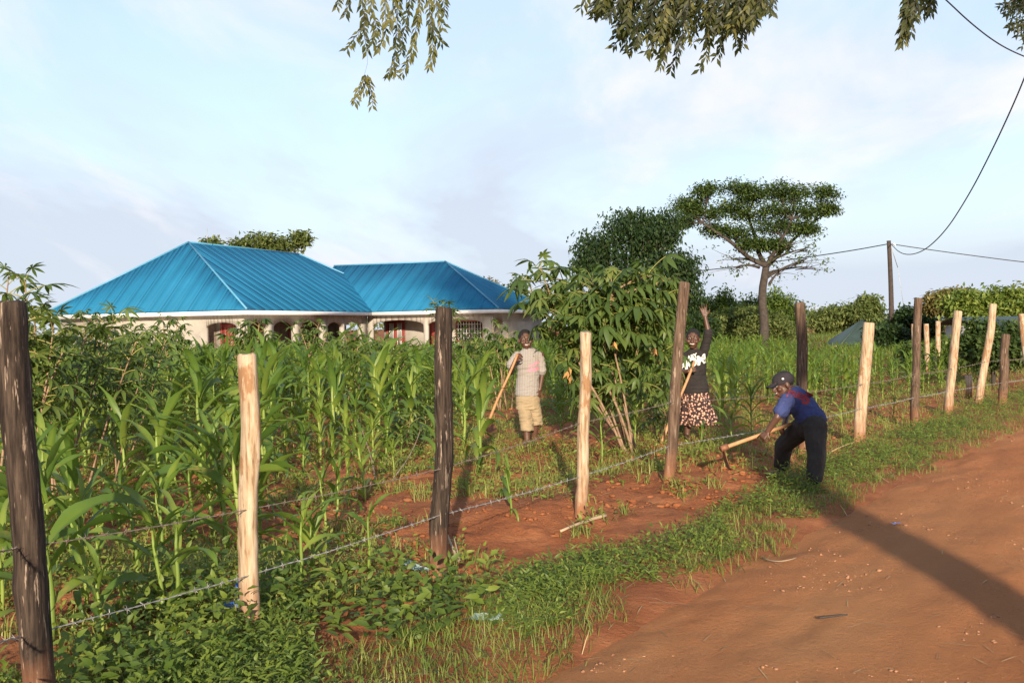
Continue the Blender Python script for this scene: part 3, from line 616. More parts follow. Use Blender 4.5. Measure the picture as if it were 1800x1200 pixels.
# ------------------------------------------------------------------ trees
def leaf_cloud(mb, C, spread, n, l, w, flat=1.0, hang=0.0, fold=.15):
    """n leaves round each centre in C"""
    C = np.repeat(np.asarray(C, float), n, 0); k = len(C)
    c = C + np.clip(rng.normal(size=(k, 3)), -1.6, 1.6) * np.asarray(spread)
    a = rvec(k, flat); a[:, 2] -= hang; up = nrm(rvec(k, 1.0) * .7 + np.array((0, 0, 1.0)))
    s = rng.uniform(.7, 1.25, k)
    leaf5(mb, c, a, up, l * s, w * s, fold, .2, np.clip(rng.normal(.45, .22, k), 0, 1))
def tree(name, label, cat, base, fork, lobes, tr, fol, bark='bark', nb=26, nl=16, leaf=(.22, .09), flat=.6, hang=0.2, spread=.28, group=None, lean=0, surf=.55, fine=4, mains=None):
    base = np.array(base, float); th = thing(name, label, cat, tuple(base), group)
    fk = base + np.array((lean, 0, fork)); k = 9; t = np.linspace(0, 1, k)
    P = base + t[:, None] * (fk - base); P[:, 0] += .06 * fork * np.sin(t * 5 + 1) * t * (1 - t) * 2; P[:, 1] += .04 * fork * np.sin(t * 4) * t
    P[0, 2] -= .2; fk = P[-1]
    addtube(MB(), P, tr * np.interp(t, [0, .1, 1], [1.35, 1.05, .75]), 9).obj('trunk', bark, th, True)
    crown = MB(); tips = []; joints = [P[-1], P[-2], P[-3]]
    if mains:
        joints = []
        for k_, m_ in enumerate(mains):
            q = np.vstack([P[-1], np.array(m_)]); u_ = np.linspace(0, 1, 12); Q = np.stack([np.interp(u_, np.linspace(0, 1, len(q)), q[:, i_]) for i_ in range(3)], -1); Q[1:-1] = (Q[:-2] + Q[1:-1] * 2 + Q[2:]) / 4
            addtube(MB(), Q, np.linspace(tr * .62, tr * .22, 12), 7).obj('limb', bark, th, True); joints += list(Q[4:])
    for (c, r) in lobes:
        c = base + np.array(c, float); r = np.array(r, float)
        mb = MB(); st = joints[int(np.argmin([np.linalg.norm((c - j_) * (1, 1, .7)) + (4 if j_[2] > c[2] else 0) for j_ in joints]))] if mains else joints[int(rng.integers(0, 3))]
        mid = st * .5 + c * .5 + np.array((c[0] - st[0], c[1] - st[1], 0)) * .18 - np.array((0, 0, .12 * abs(c[2] - st[2])))
        Lb = curve(st, mid, c, 8); lr = tr * (.24 if mains else .5)
        addtube(mb, Lb, np.linspace(lr, lr * .35, 8), 6)
        for i in range(nb):
            v = rvec(1)[0]; q = c + v * r * (rng.random() ** (1 - surf)); q[2] = max(q[2], c[2] - r[2])
            s0 = Lb[int(rng.integers(3, 8))]
            B = curve(s0, s0 * .45 + q * .55 + rng.normal(0, .12, 3) * r - np.array((0, 0, .1 * r[2])), q, 6)
            addtube(mb, B, np.linspace(lr * .28, lr * .06, 6), 4, cap=False)
            tips.append(B[3] * .5 + q * .5); tips.append(q)
            for _ in range(fine): tips.append(q + rng.normal(size=3) * r * .16)
        mb.obj('limb', bark, th, True)
    leaf_cloud(crown, tips, spread, nl, leaf[0], leaf[1], flat, hang)
    crown.obj('crown', fol, th); return th
def at_far(px, d): p = W(px, 600, d); return (p.x, d, float(zs(p.x, d)))
def lob(px, py, wpx, hpx, d, base, depth=None):
    c = W(px, py, d); k = d / FPX; dy = depth if depth is not None else wpx * k * .9
    return ((c.x - base[0], (random.random() - .5) * .5, c.z - base[2]), (wpx * k, dy, hpx * k))
# flat-topped acacia
d = 60; b = at_far(1340, d)
L_ = [lob(x, y, w, h, d + rng.uniform(-1.6, 1.6), b, w * d / FPX * .8) for x, y, w, h in (lambda q: [(x, y, w * 1.12, h * 1.55) for x, y, w, h in q])(((1203, 372, 24, 7), (1222, 350, 26, 8), (1248, 330, 24, 7), (1285, 336, 30, 8), (1325, 345, 28, 7), (1362, 338, 26, 8), (1402, 335, 26, 8), (1432, 346, 24, 8), (1462, 366, 15, 5),
      (1240, 378, 30, 8), (1282, 368, 32, 9), (1325, 376, 34, 10), (1372, 368, 34, 10), (1415, 372, 30, 9), (1262, 402, 24, 6), (1305, 405, 28, 8), (1350, 402, 34, 11), (1395, 402, 28, 8), (1430, 396, 16, 5), (1340, 430, 20, 6), (1375, 428, 18, 6), (1195, 395, 14, 5), (1318, 428, 14, 5)))]
tree('acacia_tree', 'tall flat-topped acacia with a forked bare trunk, darkest against the sky', 'tree', b, W(0, 492, d).z, L_, .26, 'acacia_foliage', nb=26, nl=12, leaf=(.18, .085), flat=.6, hang=.15, spread=(.28, .28, .15), lean=.25, fine=2,
     mains=[[W(1318, 455, d), W(1285, 425, d - .8), W(1235, 392, d - 1)], [W(1335, 450, d + .5), W(1328, 415, d + .8), W(1312, 375, d + 1)], [W(1350, 462, d), W(1372, 425, d - .6), W(1392, 385, d - .8)], [W(1352, 465, d + .6), W(1385, 430, d + 1), W(1432, 388, d + 1.2)]])
side = bpy.data.objects['acacia_tree']; bb = np.array(b); mb = MB(); tips = []
for (x0, y0, x1, y1) in ((1345, 490, 1420, 455), (1350, 480, 1430, 470), (1352, 500, 1375, 475), (1335, 470, 1290, 470), (1332, 462, 1285, 455), (1348, 462, 1425, 435), (1350, 455, 1400, 425)):
    q = np.array(W(x1, y1, d + random.uniform(-1.5, 1.5))); s0 = np.array(W(x0, y0, d))
    addtube(mb, curve(s0, s0 * .5 + q * .5 + (0, 0, .25), q, 7), np.linspace(.09, .015, 7), 5)
    for _ in range(9):
        e = q + rng.normal(size=3) * (.7, .7, .4); addtube(mb, curve(s0 * .4 + q * .6, q, e, 5), np.linspace(.025, .008, 5), 3, cap=False); tips.append(e)
mb.obj('limb', 'bark', side, True); cr = MB(); leaf_cloud(cr, tips, (.2, .2, .12), 9, .2, .09, .5, .1); cr.obj('low_foliage', 'acacia_foliage', side)
# dark drooping tree
d = 54; b = at_far(1130, d)
L_ = [lob(1105, 395, 50, 24, d, b), lob(1060, 435, 44, 26, d, b), lob(1140, 420, 46, 34, d, b), lob(1170, 400, 30, 24, d, b), lob(1035, 465, 32, 20, d, b), lob(1195, 470, 34, 26, d, b), lob(1150, 480, 55, 36, d, b), lob(1085, 480, 55, 34, d, b), lob(1205, 520, 32, 36, d, b), lob(1130, 545, 60, 38, d, b)]
tree('drooping_tree', 'dark dense drooping tree left of the acacia, behind the cassava bush', 'tree', b, 2.2, L_, .3, 'dark_foliage', nb=26, nl=15, leaf=(.22, .095), flat=.6, hang=.9, spread=(.24, .24, .36), fine=4)
# bright low trees under the acacia
def bushy(px, top, wpx, d, fol, label, name='tree', hpx=None, group='low trees behind the maize', nb=24, nl=12, leaf=(.26, .13), trunk=.14, base_y=606, sp=.3):
    b = at_far(px, d); h = (base_y - top); L_ = []; wpx = wpx * .74
    for i in range(6):
        x = px + (i - 2.5) / 3 * wpx * .62; e = 1 - abs(i - 2.5) / 3
        y = top + h * (.28 + .26 * (1 - e)) + random.uniform(-.10, .10) * h
        L_.append(lob(x, y, wpx * .26, h * (.20 + .08 * e), d + random.uniform(-1.5, 1.5), b))
    L_ += [lob(px - wpx * .28, top + h * .62, wpx * .3, h * .22, d, b), lob(px + wpx * .28, top + h * .62, wpx * .3, h * .22, d, b), lob(px, top + h * .68, wpx * .35, h * .25, d, b)]
    return tree(name, label, 'tree', b, max(.8, (W(0, base_y, d).z - W(0, top, d).z) * -.35), L_, trunk, fol, nb=nb, nl=nl, leaf=leaf, spread=sp, group=group, hang=.2)
bushy(1262, 512, 120, 74, 'bright_foliage', 'bright green bushy tree right of the waving hand')
bushy(1345, 512, 130, 78, 'bright_foliage', 'sunlit yellow-green tree directly behind the acacia trunk')
bushy(1300, 545, 170, 70, 'olive_foliage', 'low wide olive green bush under the acacia crown')
bushy(1218, 560, 70, 66, 'dark_foliage', 'low dark bush just behind the girl in black')
bushy(1392, 566, 44, 88, 'olive_foliage', 'small olive bush left of the grey-green roof')
d = 120; b = at_far(1470, d)
tree('umbrella_tree', 'pale umbrella-shaped tree above the grey-green roof, far away', 'tree', b, 2.5, [lob(1445, 560, 24, 8, d, b), lob(1470, 549, 34, 8, d, b), lob(1500, 555, 24, 12, d, b), lob(1455, 578, 28, 12, d, b), lob(1490, 578, 30, 14, d, b)], .2, 'olive_foliage', nb=24, nl=12, leaf=(.5, .22), spread=.45, hang=.4, group='far trees on the horizon')
d = 118; b = at_far(1524, d)
tree('round_tree', 'pale round-headed tree left of the power pole, far away', 'tree', b, 2.5, [lob(1522, 535, 20, 11, d, b), lob(1530, 550, 18, 14, d, b), lob(1512, 548, 16, 12, d, b), lob(1528, 572, 22, 14, d, b)], .2, 'olive_foliage', nb=24, nl=12, leaf=(.5, .22), spread=.45, hang=.4, group='far trees on the horizon')
bushy(1605, 543, 90, 62, 'dark_foliage', 'dark rounded tree behind the power pole and bent post', nb=28, nl=14)
bushy(1562, 582, 55, 56, 'dark_foliage', 'low dark shrub between the grey-green roof and the power pole')
d = 56; b = at_far(1672, d)
tree('brown_tree', 'brownish flat-crowned tree above the leaning pale fence posts', 'tree', b, 1.9, [lob(1655, 525, 28, 8, d, b), lob(1682, 518, 26, 8, d, b), lob(1700, 530, 24, 8, d, b), lob(1650, 540, 20, 6, d, b)], .14, 'brown_foliage', nb=26, nl=12, leaf=(.26, .11), spread=(.26, .26, .14), group='trees behind the right-hand posts')
bushy(1735, 502, 130, 50, 'bright_foliage', 'bright green mango-like tree above the right-hand posts', group='trees behind the right-hand posts', nb=34, nl=14, leaf=(.24, .12), sp=.24)
bushy(1815, 505, 80, 52, 'olive_foliage', 'olive green tree cut by the right edge', group='trees behind the right-hand posts')
bushy(1660, 600, 90, 33, 'bright_foliage', 'leafy dark shrub low behind the right-hand posts', group='trees behind the right-hand posts', base_y=650, leaf=(.16, .09), sp=.16, nb=26)
bushy(1745, 560, 110, 24.5, 'dark_foliage', 'dark leafy shrub hanging round the stout red-brown post', group='trees behind the right-hand posts', base_y=655, leaf=(.13, .075), sp=.12, nb=24, nl=9, trunk=.05)
# trees beyond the house
d = 92; b = at_far(470, d)
tree('loose_tree', 'loose airy tree showing above the blue ridge', 'tree', b, 5.0, [lob(425, 432, 18, 5, d, b), lob(465, 425, 30, 9, d, b), lob(500, 430, 26, 9, d, b), lob(525, 418, 14, 6, d, b), lob(470, 445, 40, 10, d, b), lob(372, 431, 12, 3, d, b)], .2, 'olive_foliage', nb=18, nl=8, leaf=(.42, .18), spread=.34, group='trees beyond the house')
bushy(862, 485, 56, 100, 'brown_foliage', 'brownish round tree just beyond the end of the blue roof', group='trees beyond the house', leaf=(.4, .2), sp=.4)
bushy(905, 497, 50, 100, 'olive_foliage', 'dull green tree between the blue roof and the cassava bush', group='trees beyond the house', leaf=(.4, .2), sp=.4)
# a far belt of trees closes the view along the horizon
mb = MB(); xs = rng.uniform(-420, 420, 1600); ys = rng.uniform(210, 330, 1600); hs = 1.2 + 3.2 * (vn(xs * .03, ys * .02, 2) + .5) * rng.random(1600)
leaf_cloud(mb, np.stack([xs, ys, hs], -1), (1.6, 1.6, .8), 9, 1.6, .9, .7, .1); tag(mb.obj('far_woodland', 'olive_foliage'), 'far belt of trees along the horizon', 'woodland', kind='stuff')

# ------------------------------------------------------------------ roadside tree that hangs into the picture (trunk stands behind the photographer)
TB = np.array((2.80, -3.6, float(zs(2.80, -3.6))))
big = thing('roadside_tree', 'tall roadside tree whose leafy branches hang in at the top', 'tree', tuple(TB))
TT = np.array((.8, -2.6, 16.0)); t = np.linspace(0, 1, 34)
TP = TB + t[:, None] * (TT - TB); TP[:, 0] = np.interp(TP[:, 2], [0, 2, 4.1, 4.8, 5.6, 6.6, 8, 11, 16], [2.8, 2.8, 2.85, 3.15, 3.7, 4.15, 4.0, 2.8, .8]); TP[0, 2] -= .2
addtube(MB(), TP, np.interp(t, [0, .06, 1], [.38, .22, .2]), 12).obj('trunk', 'bark', big, True)
crown = MB(); tips = []
for c, r in (((-2.5, -1.5, 20.8), (1.8, 1.8, 1.5)), ((-1.2, -2.2, 21.6), (1.7, 1.8, 1.5)), ((.2, -2.4, 20.8), (1.9, 1.8, 1.6)), ((-1.0, -3.6, 19.8), (2.2, 2.0, 1.6)), ((-.2, -1.6, 18.8), (1.7, 1.8, 1.3)), ((1.4, -2.6, 19.2), (1.8, 1.6, 1.4))):
    c, r = np.array(c), np.array(r); mb = MB(); Lb = curve(TP[-2], TP[-2] * .5 + c * .5 + (0, 0, -.6), c, 8); addtube(mb, Lb, np.linspace(.12, .04, 8), 6)
    for i in range(26):
        q = c + rvec(1)[0] * r * rng.random() ** .4; s0 = Lb[int(rng.integers(4, 8))]
        addtube(mb, curve(s0, s0 * .5 + q * .5, q, 5), np.linspace(.025, .006, 5), 4, cap=False); tips += [q, q * .7 + s0 * .3] + [q + rng.normal(size=3) * r * .2 for _ in range(4)]
    mb.obj('limb', 'bark', big, True)
leaf_cloud(crown, tips, .3, 22, .14, .06, .7, .5); crown.obj('crown', 'hanging_leaf', big)
DH = 9.5
def limb_over(pts, r0, r1):
    P = [np.array(TP[16])] + [np.array(q, float) for q in pts]
    Q = np.vstack([curve(P[i], (P[i] + P[i + 1]) / 2 + (0, 0, .15), P[i + 1], 6)[: 6 if i == len(P) - 2 else 5] for i in range(len(P) - 1)])
    addtube(MB(), Q, np.linspace(r0, r1, len(Q)), 7).obj('limb', 'bark', big, True)
limb_over([(2.2, 3.5, 7.0), tuple(W(1300, -90, DH)), tuple(W(1120, -50, DH)), tuple(W(1050, -25, DH))], .10, .012)
limb_over([(1.2, 4.0, 7.2), tuple(W(900, -170, DH)), tuple(W(740, -110, DH)), tuple(W(640, -60, DH))], .08, .010)
limb_over([(3.2, 4.0, 6.8), tuple(W(1720, -120, DH)), tuple(W(1610, -40, DH))], .07, .012)
limb_over([(4.4, 4.2, 6.4), tuple(W(1900, -60, DH - .5)), tuple(W(1830, 20, DH - .5))], .07, .015)
def spray(pix, lpx, dens=1.0, d=DH, tone=.45, droop=1.1, two=True):
    """a hanging twig with paired leaflets, drawn along pixels of the photo at its own distance"""
    P = np.array([W(x, y, d + dz) for (x, y), dz in zip(pix, np.cumsum(rng.normal(0, .04, len(pix))))])
    s = np.r_[0, np.cumsum(np.linalg.norm(np.diff(P, axis=0), axis=1))]; n = max(4, int(s[-1] / .030 * dens)); u = np.linspace(0, s[-1], n)
    Q = np.stack([np.interp(u, s, P[:, k]) for k in range(3)], -1); mb = MB(); addtube(mb, Q, np.linspace(.005, .0018, n), 4, mi=1)
    T = nrm(np.gradient(Q, axis=0)); l = lpx * d / FPX
    for sg in (1, -1):
        side_ = nrm(np.cross(T, rvec(n) * .5 + np.array((0, 1.0, .2)))) * sg
        a = nrm(T * .55 + side_ * .75 + rng.normal(size=(n, 3)) * .2 - np.array((0, 0, droop * .5)))
        up = rvec(n) * .6 + np.array((0, -1.0, .5)); sc = rng.uniform(.75, 1.15, n)
        leaf5(mb, Q + rng.normal(size=(n, 3)) * .004, a, up, l * sc, l * .36 * sc, .12, .15, np.clip(rng.normal(tone, .2, n), 0, 1))
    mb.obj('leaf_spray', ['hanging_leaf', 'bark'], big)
# left-hand sprays: long thin strings of leaves
for pts in ([(606, -60), (598, -8), (592, 12)], [(628, -60), (618, -10), (608, 24)], [(640, -70), (637, 10), (642, 40), (628, 62), (610, 84)], [(640, 20), (640, 62), (645, 90)], [(655, -60), (652, 20), (662, 50), (655, 78)],
            [(672, -70), (676, 0), (678, 30), (678, 60), (666, 84)], [(700, -60), (694, 10), (684, 44)], [(697, 60), (694, 90), (694, 105), (682, 132)], [(692, 108), (696, 130)], [(722, -70), (719, 20), (708, 60), (706, 92)],
            [(745, -60), (735, 30), (728, 70), (720, 104), (708, 126)], [(752, -70), (755, 20), (758, 60), (762, 90), (755, 118)], [(757, 40), (764, 60), (778, 76)], [(762, -60), (768, 20), (778, 48)], [(775, -60), (780, 0), (782, 24)], [(692, -80), (700, 0), (697, 66)]):
    spray(pts, 17, 1.0, DH, .55, 1.2)
q0 = [np.array(W(x, y, DH)) for x, y in ((645, 80), (646, 112), (640, 134))]
addtube(MB(), q0, .0011, 3).obj('bare_twig', 'bark', big)
for pts in ([(642, 132), (634, 152), (623, 180)], [(646, 132), (651, 152), (655, 184)], [(643, 134), (640, 160), (634, 166)]): spray(pts, 15, 1.2, DH, .78, 1.2)
# dense dark middle bunch
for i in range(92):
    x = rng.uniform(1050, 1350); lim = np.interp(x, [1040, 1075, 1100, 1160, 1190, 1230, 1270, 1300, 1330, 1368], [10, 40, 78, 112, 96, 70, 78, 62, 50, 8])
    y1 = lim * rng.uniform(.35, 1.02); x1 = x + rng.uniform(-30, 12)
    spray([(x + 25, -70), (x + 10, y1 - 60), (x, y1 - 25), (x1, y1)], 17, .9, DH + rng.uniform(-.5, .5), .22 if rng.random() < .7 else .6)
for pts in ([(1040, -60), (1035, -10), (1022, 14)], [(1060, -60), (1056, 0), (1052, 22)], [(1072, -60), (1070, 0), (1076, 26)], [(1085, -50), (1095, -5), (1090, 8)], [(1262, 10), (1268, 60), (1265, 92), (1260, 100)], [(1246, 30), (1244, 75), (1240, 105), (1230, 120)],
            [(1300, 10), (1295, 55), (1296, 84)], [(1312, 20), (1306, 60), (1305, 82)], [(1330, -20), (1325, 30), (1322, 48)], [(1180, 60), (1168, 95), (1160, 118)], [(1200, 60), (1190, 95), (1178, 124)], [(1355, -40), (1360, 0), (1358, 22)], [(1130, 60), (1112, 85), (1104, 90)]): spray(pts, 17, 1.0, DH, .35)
# right-hand bunches
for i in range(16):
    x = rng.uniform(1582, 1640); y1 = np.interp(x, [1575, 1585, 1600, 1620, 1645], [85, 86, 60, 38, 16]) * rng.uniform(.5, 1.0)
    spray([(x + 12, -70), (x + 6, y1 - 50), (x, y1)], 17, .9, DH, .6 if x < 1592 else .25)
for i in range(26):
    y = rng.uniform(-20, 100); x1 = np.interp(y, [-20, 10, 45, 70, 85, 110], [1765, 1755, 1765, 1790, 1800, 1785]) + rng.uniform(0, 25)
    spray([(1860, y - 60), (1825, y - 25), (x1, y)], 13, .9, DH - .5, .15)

# ------------------------------------------------------------------ power line
d = 62; pb = W(1567, 612, d); pb.z = float(zs(pb.x, pb.y)); pt = W(1562, 423, d)
pole = thing('power_pole', 'dark wooden power pole standing on the skyline at the right', 'pole', tuple(pb))
t = np.linspace(0, 1, 8); PP = np.array(pb) + t[:, None] * (np.array(pt) - np.array(pb)); PP[:, 0] += .06 * np.sin(t * 3)
addtube(MB(), PP, np.linspace(.155, .115, 8), 10).obj('shaft', 'creosote_pole', pole, True)
addtube(MB(), [W(1560, 429, d) , W(1572, 430, d)], .03, 6).obj('bracket', 'galvanised_wire', pole); addtube(MB(), [W(1571, 428, d - .3), W(1574, 432, d - .3)], .05, 8).obj('insulator', 'white_paint', pole)
addtube(MB(), [W(1566, 432, d), W(1578, 470, d + .5)], .018, 4).obj('stay_wire', 'galvanised_wire', pole); addtube(MB(), [W(1578, 470, d + .5), W(1598, 600, d + 2)], .012, 4).obj('stay_wire', 'galvanised_wire', pole)
def cable(label, pix, r, n=40):
    P = np.array([W(x, y, dd) for x, y, dd in pix]); s = np.linspace(0, len(P) - 1, n)
    Q = P.copy()
    for _ in range(4):                                    # smooth the path through the points
        Q2 = np.vstack([Q[:1], np.repeat((Q[:-1] * .75 + Q[1:] * .25), 1, 0)]); 
        q = np.empty((2 * len(Q) - 2, 3)); q[0::2] = Q[:-1] * .75 + Q[1:] * .25; q[1::2] = Q[:-1] * .25 + Q[1:] * .75
        Q = np.vstack([Q[:1], q, Q[-1:]])
    rr = np.interp(np.linspace(0, 1, len(Q)), np.linspace(0, 1, len(r)), r)
    tag(addtube(MB(), Q, rr, 5).obj('cable', 'cable_black', None, True, origin=tuple(Q[0])), label, 'cable', 'overhead cables')
cable('sagging black cable from the power pole up to the right edge', [(1566, 429, 62), (1585, 448, 52), (1618, 446, 44), (1660, 410, 36), (1705, 340, 29), (1745, 262, 24), (1775, 198, 20), (1800, 140, 17.5), (1850, 10, 15)], [.022, .02, .015, .010])
cable('thick twisted black cable crossing the top right corner', [(1630, -30, 13), (1665, 2, 13.3), (1705, 40, 13.8), (1750, 75, 14.4), (1790, 96, 15), (1850, 118, 16)], [.0095, .0095])
cable('thin straight cable from the power pole to the left behind the acacia', [(1560, 429, 62), (1500, 440, 66), (1420, 452, 72), (1340, 463, 78), (1235, 476, 86), (1100, 486, 96), (900, 496, 110)], [.028, .035, .045])
cable('thin cable from the power pole out to the right edge', [(1567, 429, 62), (1620, 437, 62), (1700, 448, 62), (1800, 461, 62), (1900, 470, 62)], [.025, .025])
# ------------------------------------------------------------------ two far buildings
d = 66; b = W(1516, 606, d); b.z = 0
fh = thing('far_house', 'far house with a steep grey-green hipped roof in the maize', 'house', tuple(b)); k = d / FPX
zr = W(1493, 562, d).z; ze = W(1475, 607, d).z
r4 = MB().add([np.array(b) + v for v in ((-1.9, -1.6, ze), (2.0, -1.9, ze), (2.8, 2.6, ze), (-1.6, 3.0, ze), (0.1, .4, zr), (.3, .9, zr))], [(0, 1, 4), (2, 3, 5)]); r4.f.append(np.array([(1, 2, 5, 4), (3, 0, 4, 5)])); r4.m.append(np.zeros(2, np.int32)); r4.obj('roof', 'green_roof', fh)
addtube(MB(), [np.array(b) + (-1.9, -1.6, ze), np.array(b) + (.1, .4, zr)], .035, 5).obj('ridge_cap', 'green_roof', fh); addtube(MB(), [np.array(b) + (2.0, -1.9, ze), np.array(b) + (.1, .4, zr)], .035, 5).obj('ridge_cap', 'green_roof', fh)
box(MB(), b.x - 1.3, b.x + 1.9, b.y - .7, b.y + 2.2, -.2, ze - .02).obj('wall', 'far_wall', fh); box(MB(), b.x - 1.72, b.x - 1.6, b.y - 1.2, b.y + 2.9, ze - .12, ze - .01).obj('fascia_board', 'fascia_white', fh)
d = 40; b = W(1760, 606, d); b.z = 0
sh = thing('shed', 'long low building with a pale green roof behind the right-hand posts', 'building', tuple(b)); zr = W(1750, 556, d).z; ze = W(1750, 571, d).z
box(MB(), b.x - .85, b.x + 2.4, b.y, b.y + 3, -.2, ze - .02).obj('wall', 'far_wall', sh)
r4 = MB().add([(b.x - 1.1, b.y - .5, ze), (b.x + 2.7, b.y - .5, ze), (b.x + 2.7, b.y + 1.7, zr), (b.x - 1.1, b.y + 1.7, zr), (b.x - 1.1, b.y + 3.6, ze), (b.x + 2.7, b.y + 3.6, ze)], [(0, 1, 2, 3), (3, 2, 5, 4)]); r4.obj('roof', 'green_roof', sh)
for x0 in (-.4, .5, 1.5): w = box(MB(), b.x + x0, b.x + x0 + .5, b.y - .03, b.y - .004, .9, 1.5).obj('window', 'glass_dark', sh)
# ------------------------------------------------------------------ maize
def strap(Ln, Wd, a0, droop, phase, nseg=9, twist=0.0, side_bend=0.0):
    t = np.linspace(0, 1, nseg + 1); ang = a0 - droop * t ** 1.35
    dx, dz = np.cos(ang) * Ln / nseg, np.sin(ang) * Ln / nseg
    x = np.r_[0, np.cumsum(dx[:-1])]; z = np.r_[0, np.cumsum(dz[:-1])]; y = side_bend * t ** 2 * Ln
    w = Wd * np.interp(t, [0, .08, .3, .65, 1], [.5, .8, 1, .78, .03])
    tw = twist * t; nx, nz = -np.sin(ang), np.cos(ang)
    V = []
    for s in (-1, 0, 1):
        lift = (.22 * w * abs(s) + .10 * Wd * s * np.sin(t * 15 + phase) * abs(s)) + s * np.sin(tw) * w * .5
        V.append(np.stack([x + nx * lift, y + s * w * .5 * np.cos(tw), z + nz * lift], -1))
    V = np.stack(V, 1).reshape(-1, 3); i = np.arange(nseg)[:, None] * 3; j = np.arange(2)[None]
    F = np.stack([i + j, i + j + 1, i + 3 + j + 1, i + 3 + j], -1).reshape(-1, 4)
    return V, F, np.repeat(.38 + .30 * np.exp(-t * 5), 3) + np.tile([0, .14, 0], nseg + 1)
LEAVES = []
for i in range(18):
    kind = i // 6                                        # 0 low and drooping, 1 arching, 2 erect
    a0 = (R(46), R(62), R(77))[kind] + random.uniform(-.12, .12); dr = (2.6, 2.2, 1.25)[kind] + random.uniform(-.35, .35)
    V, F, T = strap(1, .124 if kind < 2 else .118, a0, dr, random.random() * 6, 10, random.uniform(-.9, .9), random.uniform(-.12, .12)); LEAVES.append((V, F, T))
LEAF_ME = [MB().add(V, F, T).mesh('maize_leaf', 'maize_leaf', True) for V, F, T in LEAVES]
def stalk_arr(): 
    t = np.linspace(0, 1, 7); P = np.stack([.012 * np.sin(t * 5), .01 * np.sin(t * 4 + 1), t], -1); P[0, 2] = -.08
    return P, np.interp(t, [0, .15, .8, 1], [.016, .015, .011, .006])
STALK_ME = addtube(MB(), *stalk_arr(), 7).mesh('maize_stalk', 'maize_stalk', True)
def maize_layout(h):
    n = 9 if h > .7 else 6; out = []; az = random.uniform(0, 6.28)
    for i in range(n):
        u = i / (n - 1); kind = 0 if u < .35 else (1 if u < .75 else 2)
        out.append((random.choice(range(kind * 6, kind * 6 + 6)), h * (.08 + .58 * u ** .95), az + (i % 2) * math.pi + random.uniform(-.45, .45), h * random.uniform(.52, .74) * (.85 if u < .2 else 1) ))
    for k in range(3): out.append((random.choice(range(12, 18)), h * (.66 + .04 * k), az + k * 2.1 + random.uniform(-.4, .4), h * random.uniform(.32, .44)))
    return out
def maize_parts(p, h, label, group='maize plants standing in the field'):
    t = thing('maize_plant', label, 'maize plant', tuple(p), group)
    place('stalk', STALK_ME, t, sc=(h / .8, h / .8, h * .72))
    t.rotation_euler = (random.uniform(-.09, .09), random.uniform(-.09, .09), 0)
    for k, z, az, l in maize_layout(h): place('leaf', LEAF_ME[k], t, (0, 0, z), (random.uniform(-.35, .35), random.uniform(-.2, .35), az), (l, l * random.uniform(.75, 1.25), l))
    return t
def maize_arrays(h):
    mb = MB(); P, r = stalk_arr(); addtube(mb, P * (h / .8, h / .8, h * .72), r * h / .8, 5, mi=1)
    for k, z, az, l in maize_layout(h):
        V, F, T = LEAVES[k]; c, s = math.cos(az), math.sin(az); V = V * l
        mb.add(np.stack([V[:, 0] * c - V[:, 1] * s, V[:, 0] * s + V[:, 1] * c, V[:, 2] + z], -1), F, T)
    return mb
BANK = [maize_arrays(1.0) for _ in range(7)]; BANK_ME = [b.mesh('maize_plant', ['maize_leaf', 'maize_stalk'], True) for b in BANK]
hero = [(86, 1140, 1.05, 'large maize plant right beside the thick dark post at the left edge'), (150, 1068, .72, 'maize plant with broad drooping leaves between the two leftmost posts'), (285, 1092, .66, 'slim maize plant left of the pale post, first of a pair'), (306, 1098, .70, 'slim maize plant left of the pale post, second of a pair'),
        (398, 988, 1.04, 'tall maize plant standing close to the left of the nearest pale post'), (418, 990, 1.0, 'tall maize plant half hidden by the nearest pale post'), (524, 1058, .62, 'short bright maize plant between the pale and the dark near posts'), (548, 1030, .5, 'small maize plant just behind the bright one between the near posts'),
        (646, 1008, .5, 'small maize plant left of the dark square-cut post'), (899, 905, .46, 'small lone maize plant right of the dark square-cut post'), (205, 960, .62, 'maize plant behind the bare cassava stems'), (335, 948, .74, 'maize plant left behind the nearest pale post'),
        (590, 915, .55, 'maize plant on the bare red soil left of centre'), (572, 938, .58, 'dark maize plant in front of the bare red soil'), (60, 1010, .9, 'maize plant behind the thick dark post'), (240, 1030, .62, 'maize plant in the gap between the two leftmost posts'), (206, 830, .62, 'bright upright maize plant right of the bare cassava stems'),
        (1232, 805, .42, 'small maize plant at the foot of the leaning brown post'), (1284, 792, .5, 'maize plant by the hoe blade of the stooping person'), (1480, 755, .42, 'small maize plant left of the pale post behind the stooping person'), (1568, 742, .4, 'small maize plant between the pale and the dark bent right-hand posts'),
        (120, 985, .8, 'maize plant with long leaves behind the left-edge post'), (455, 960, .75, 'maize plant just right of the nearest pale post'), (180, 1130, .45, 'low maize plant in the weeds at lower left')]
for x, y, h, lab in hero: p = ground_at(x, y); maize_parts((p.x, p.y, p.z), h, lab)
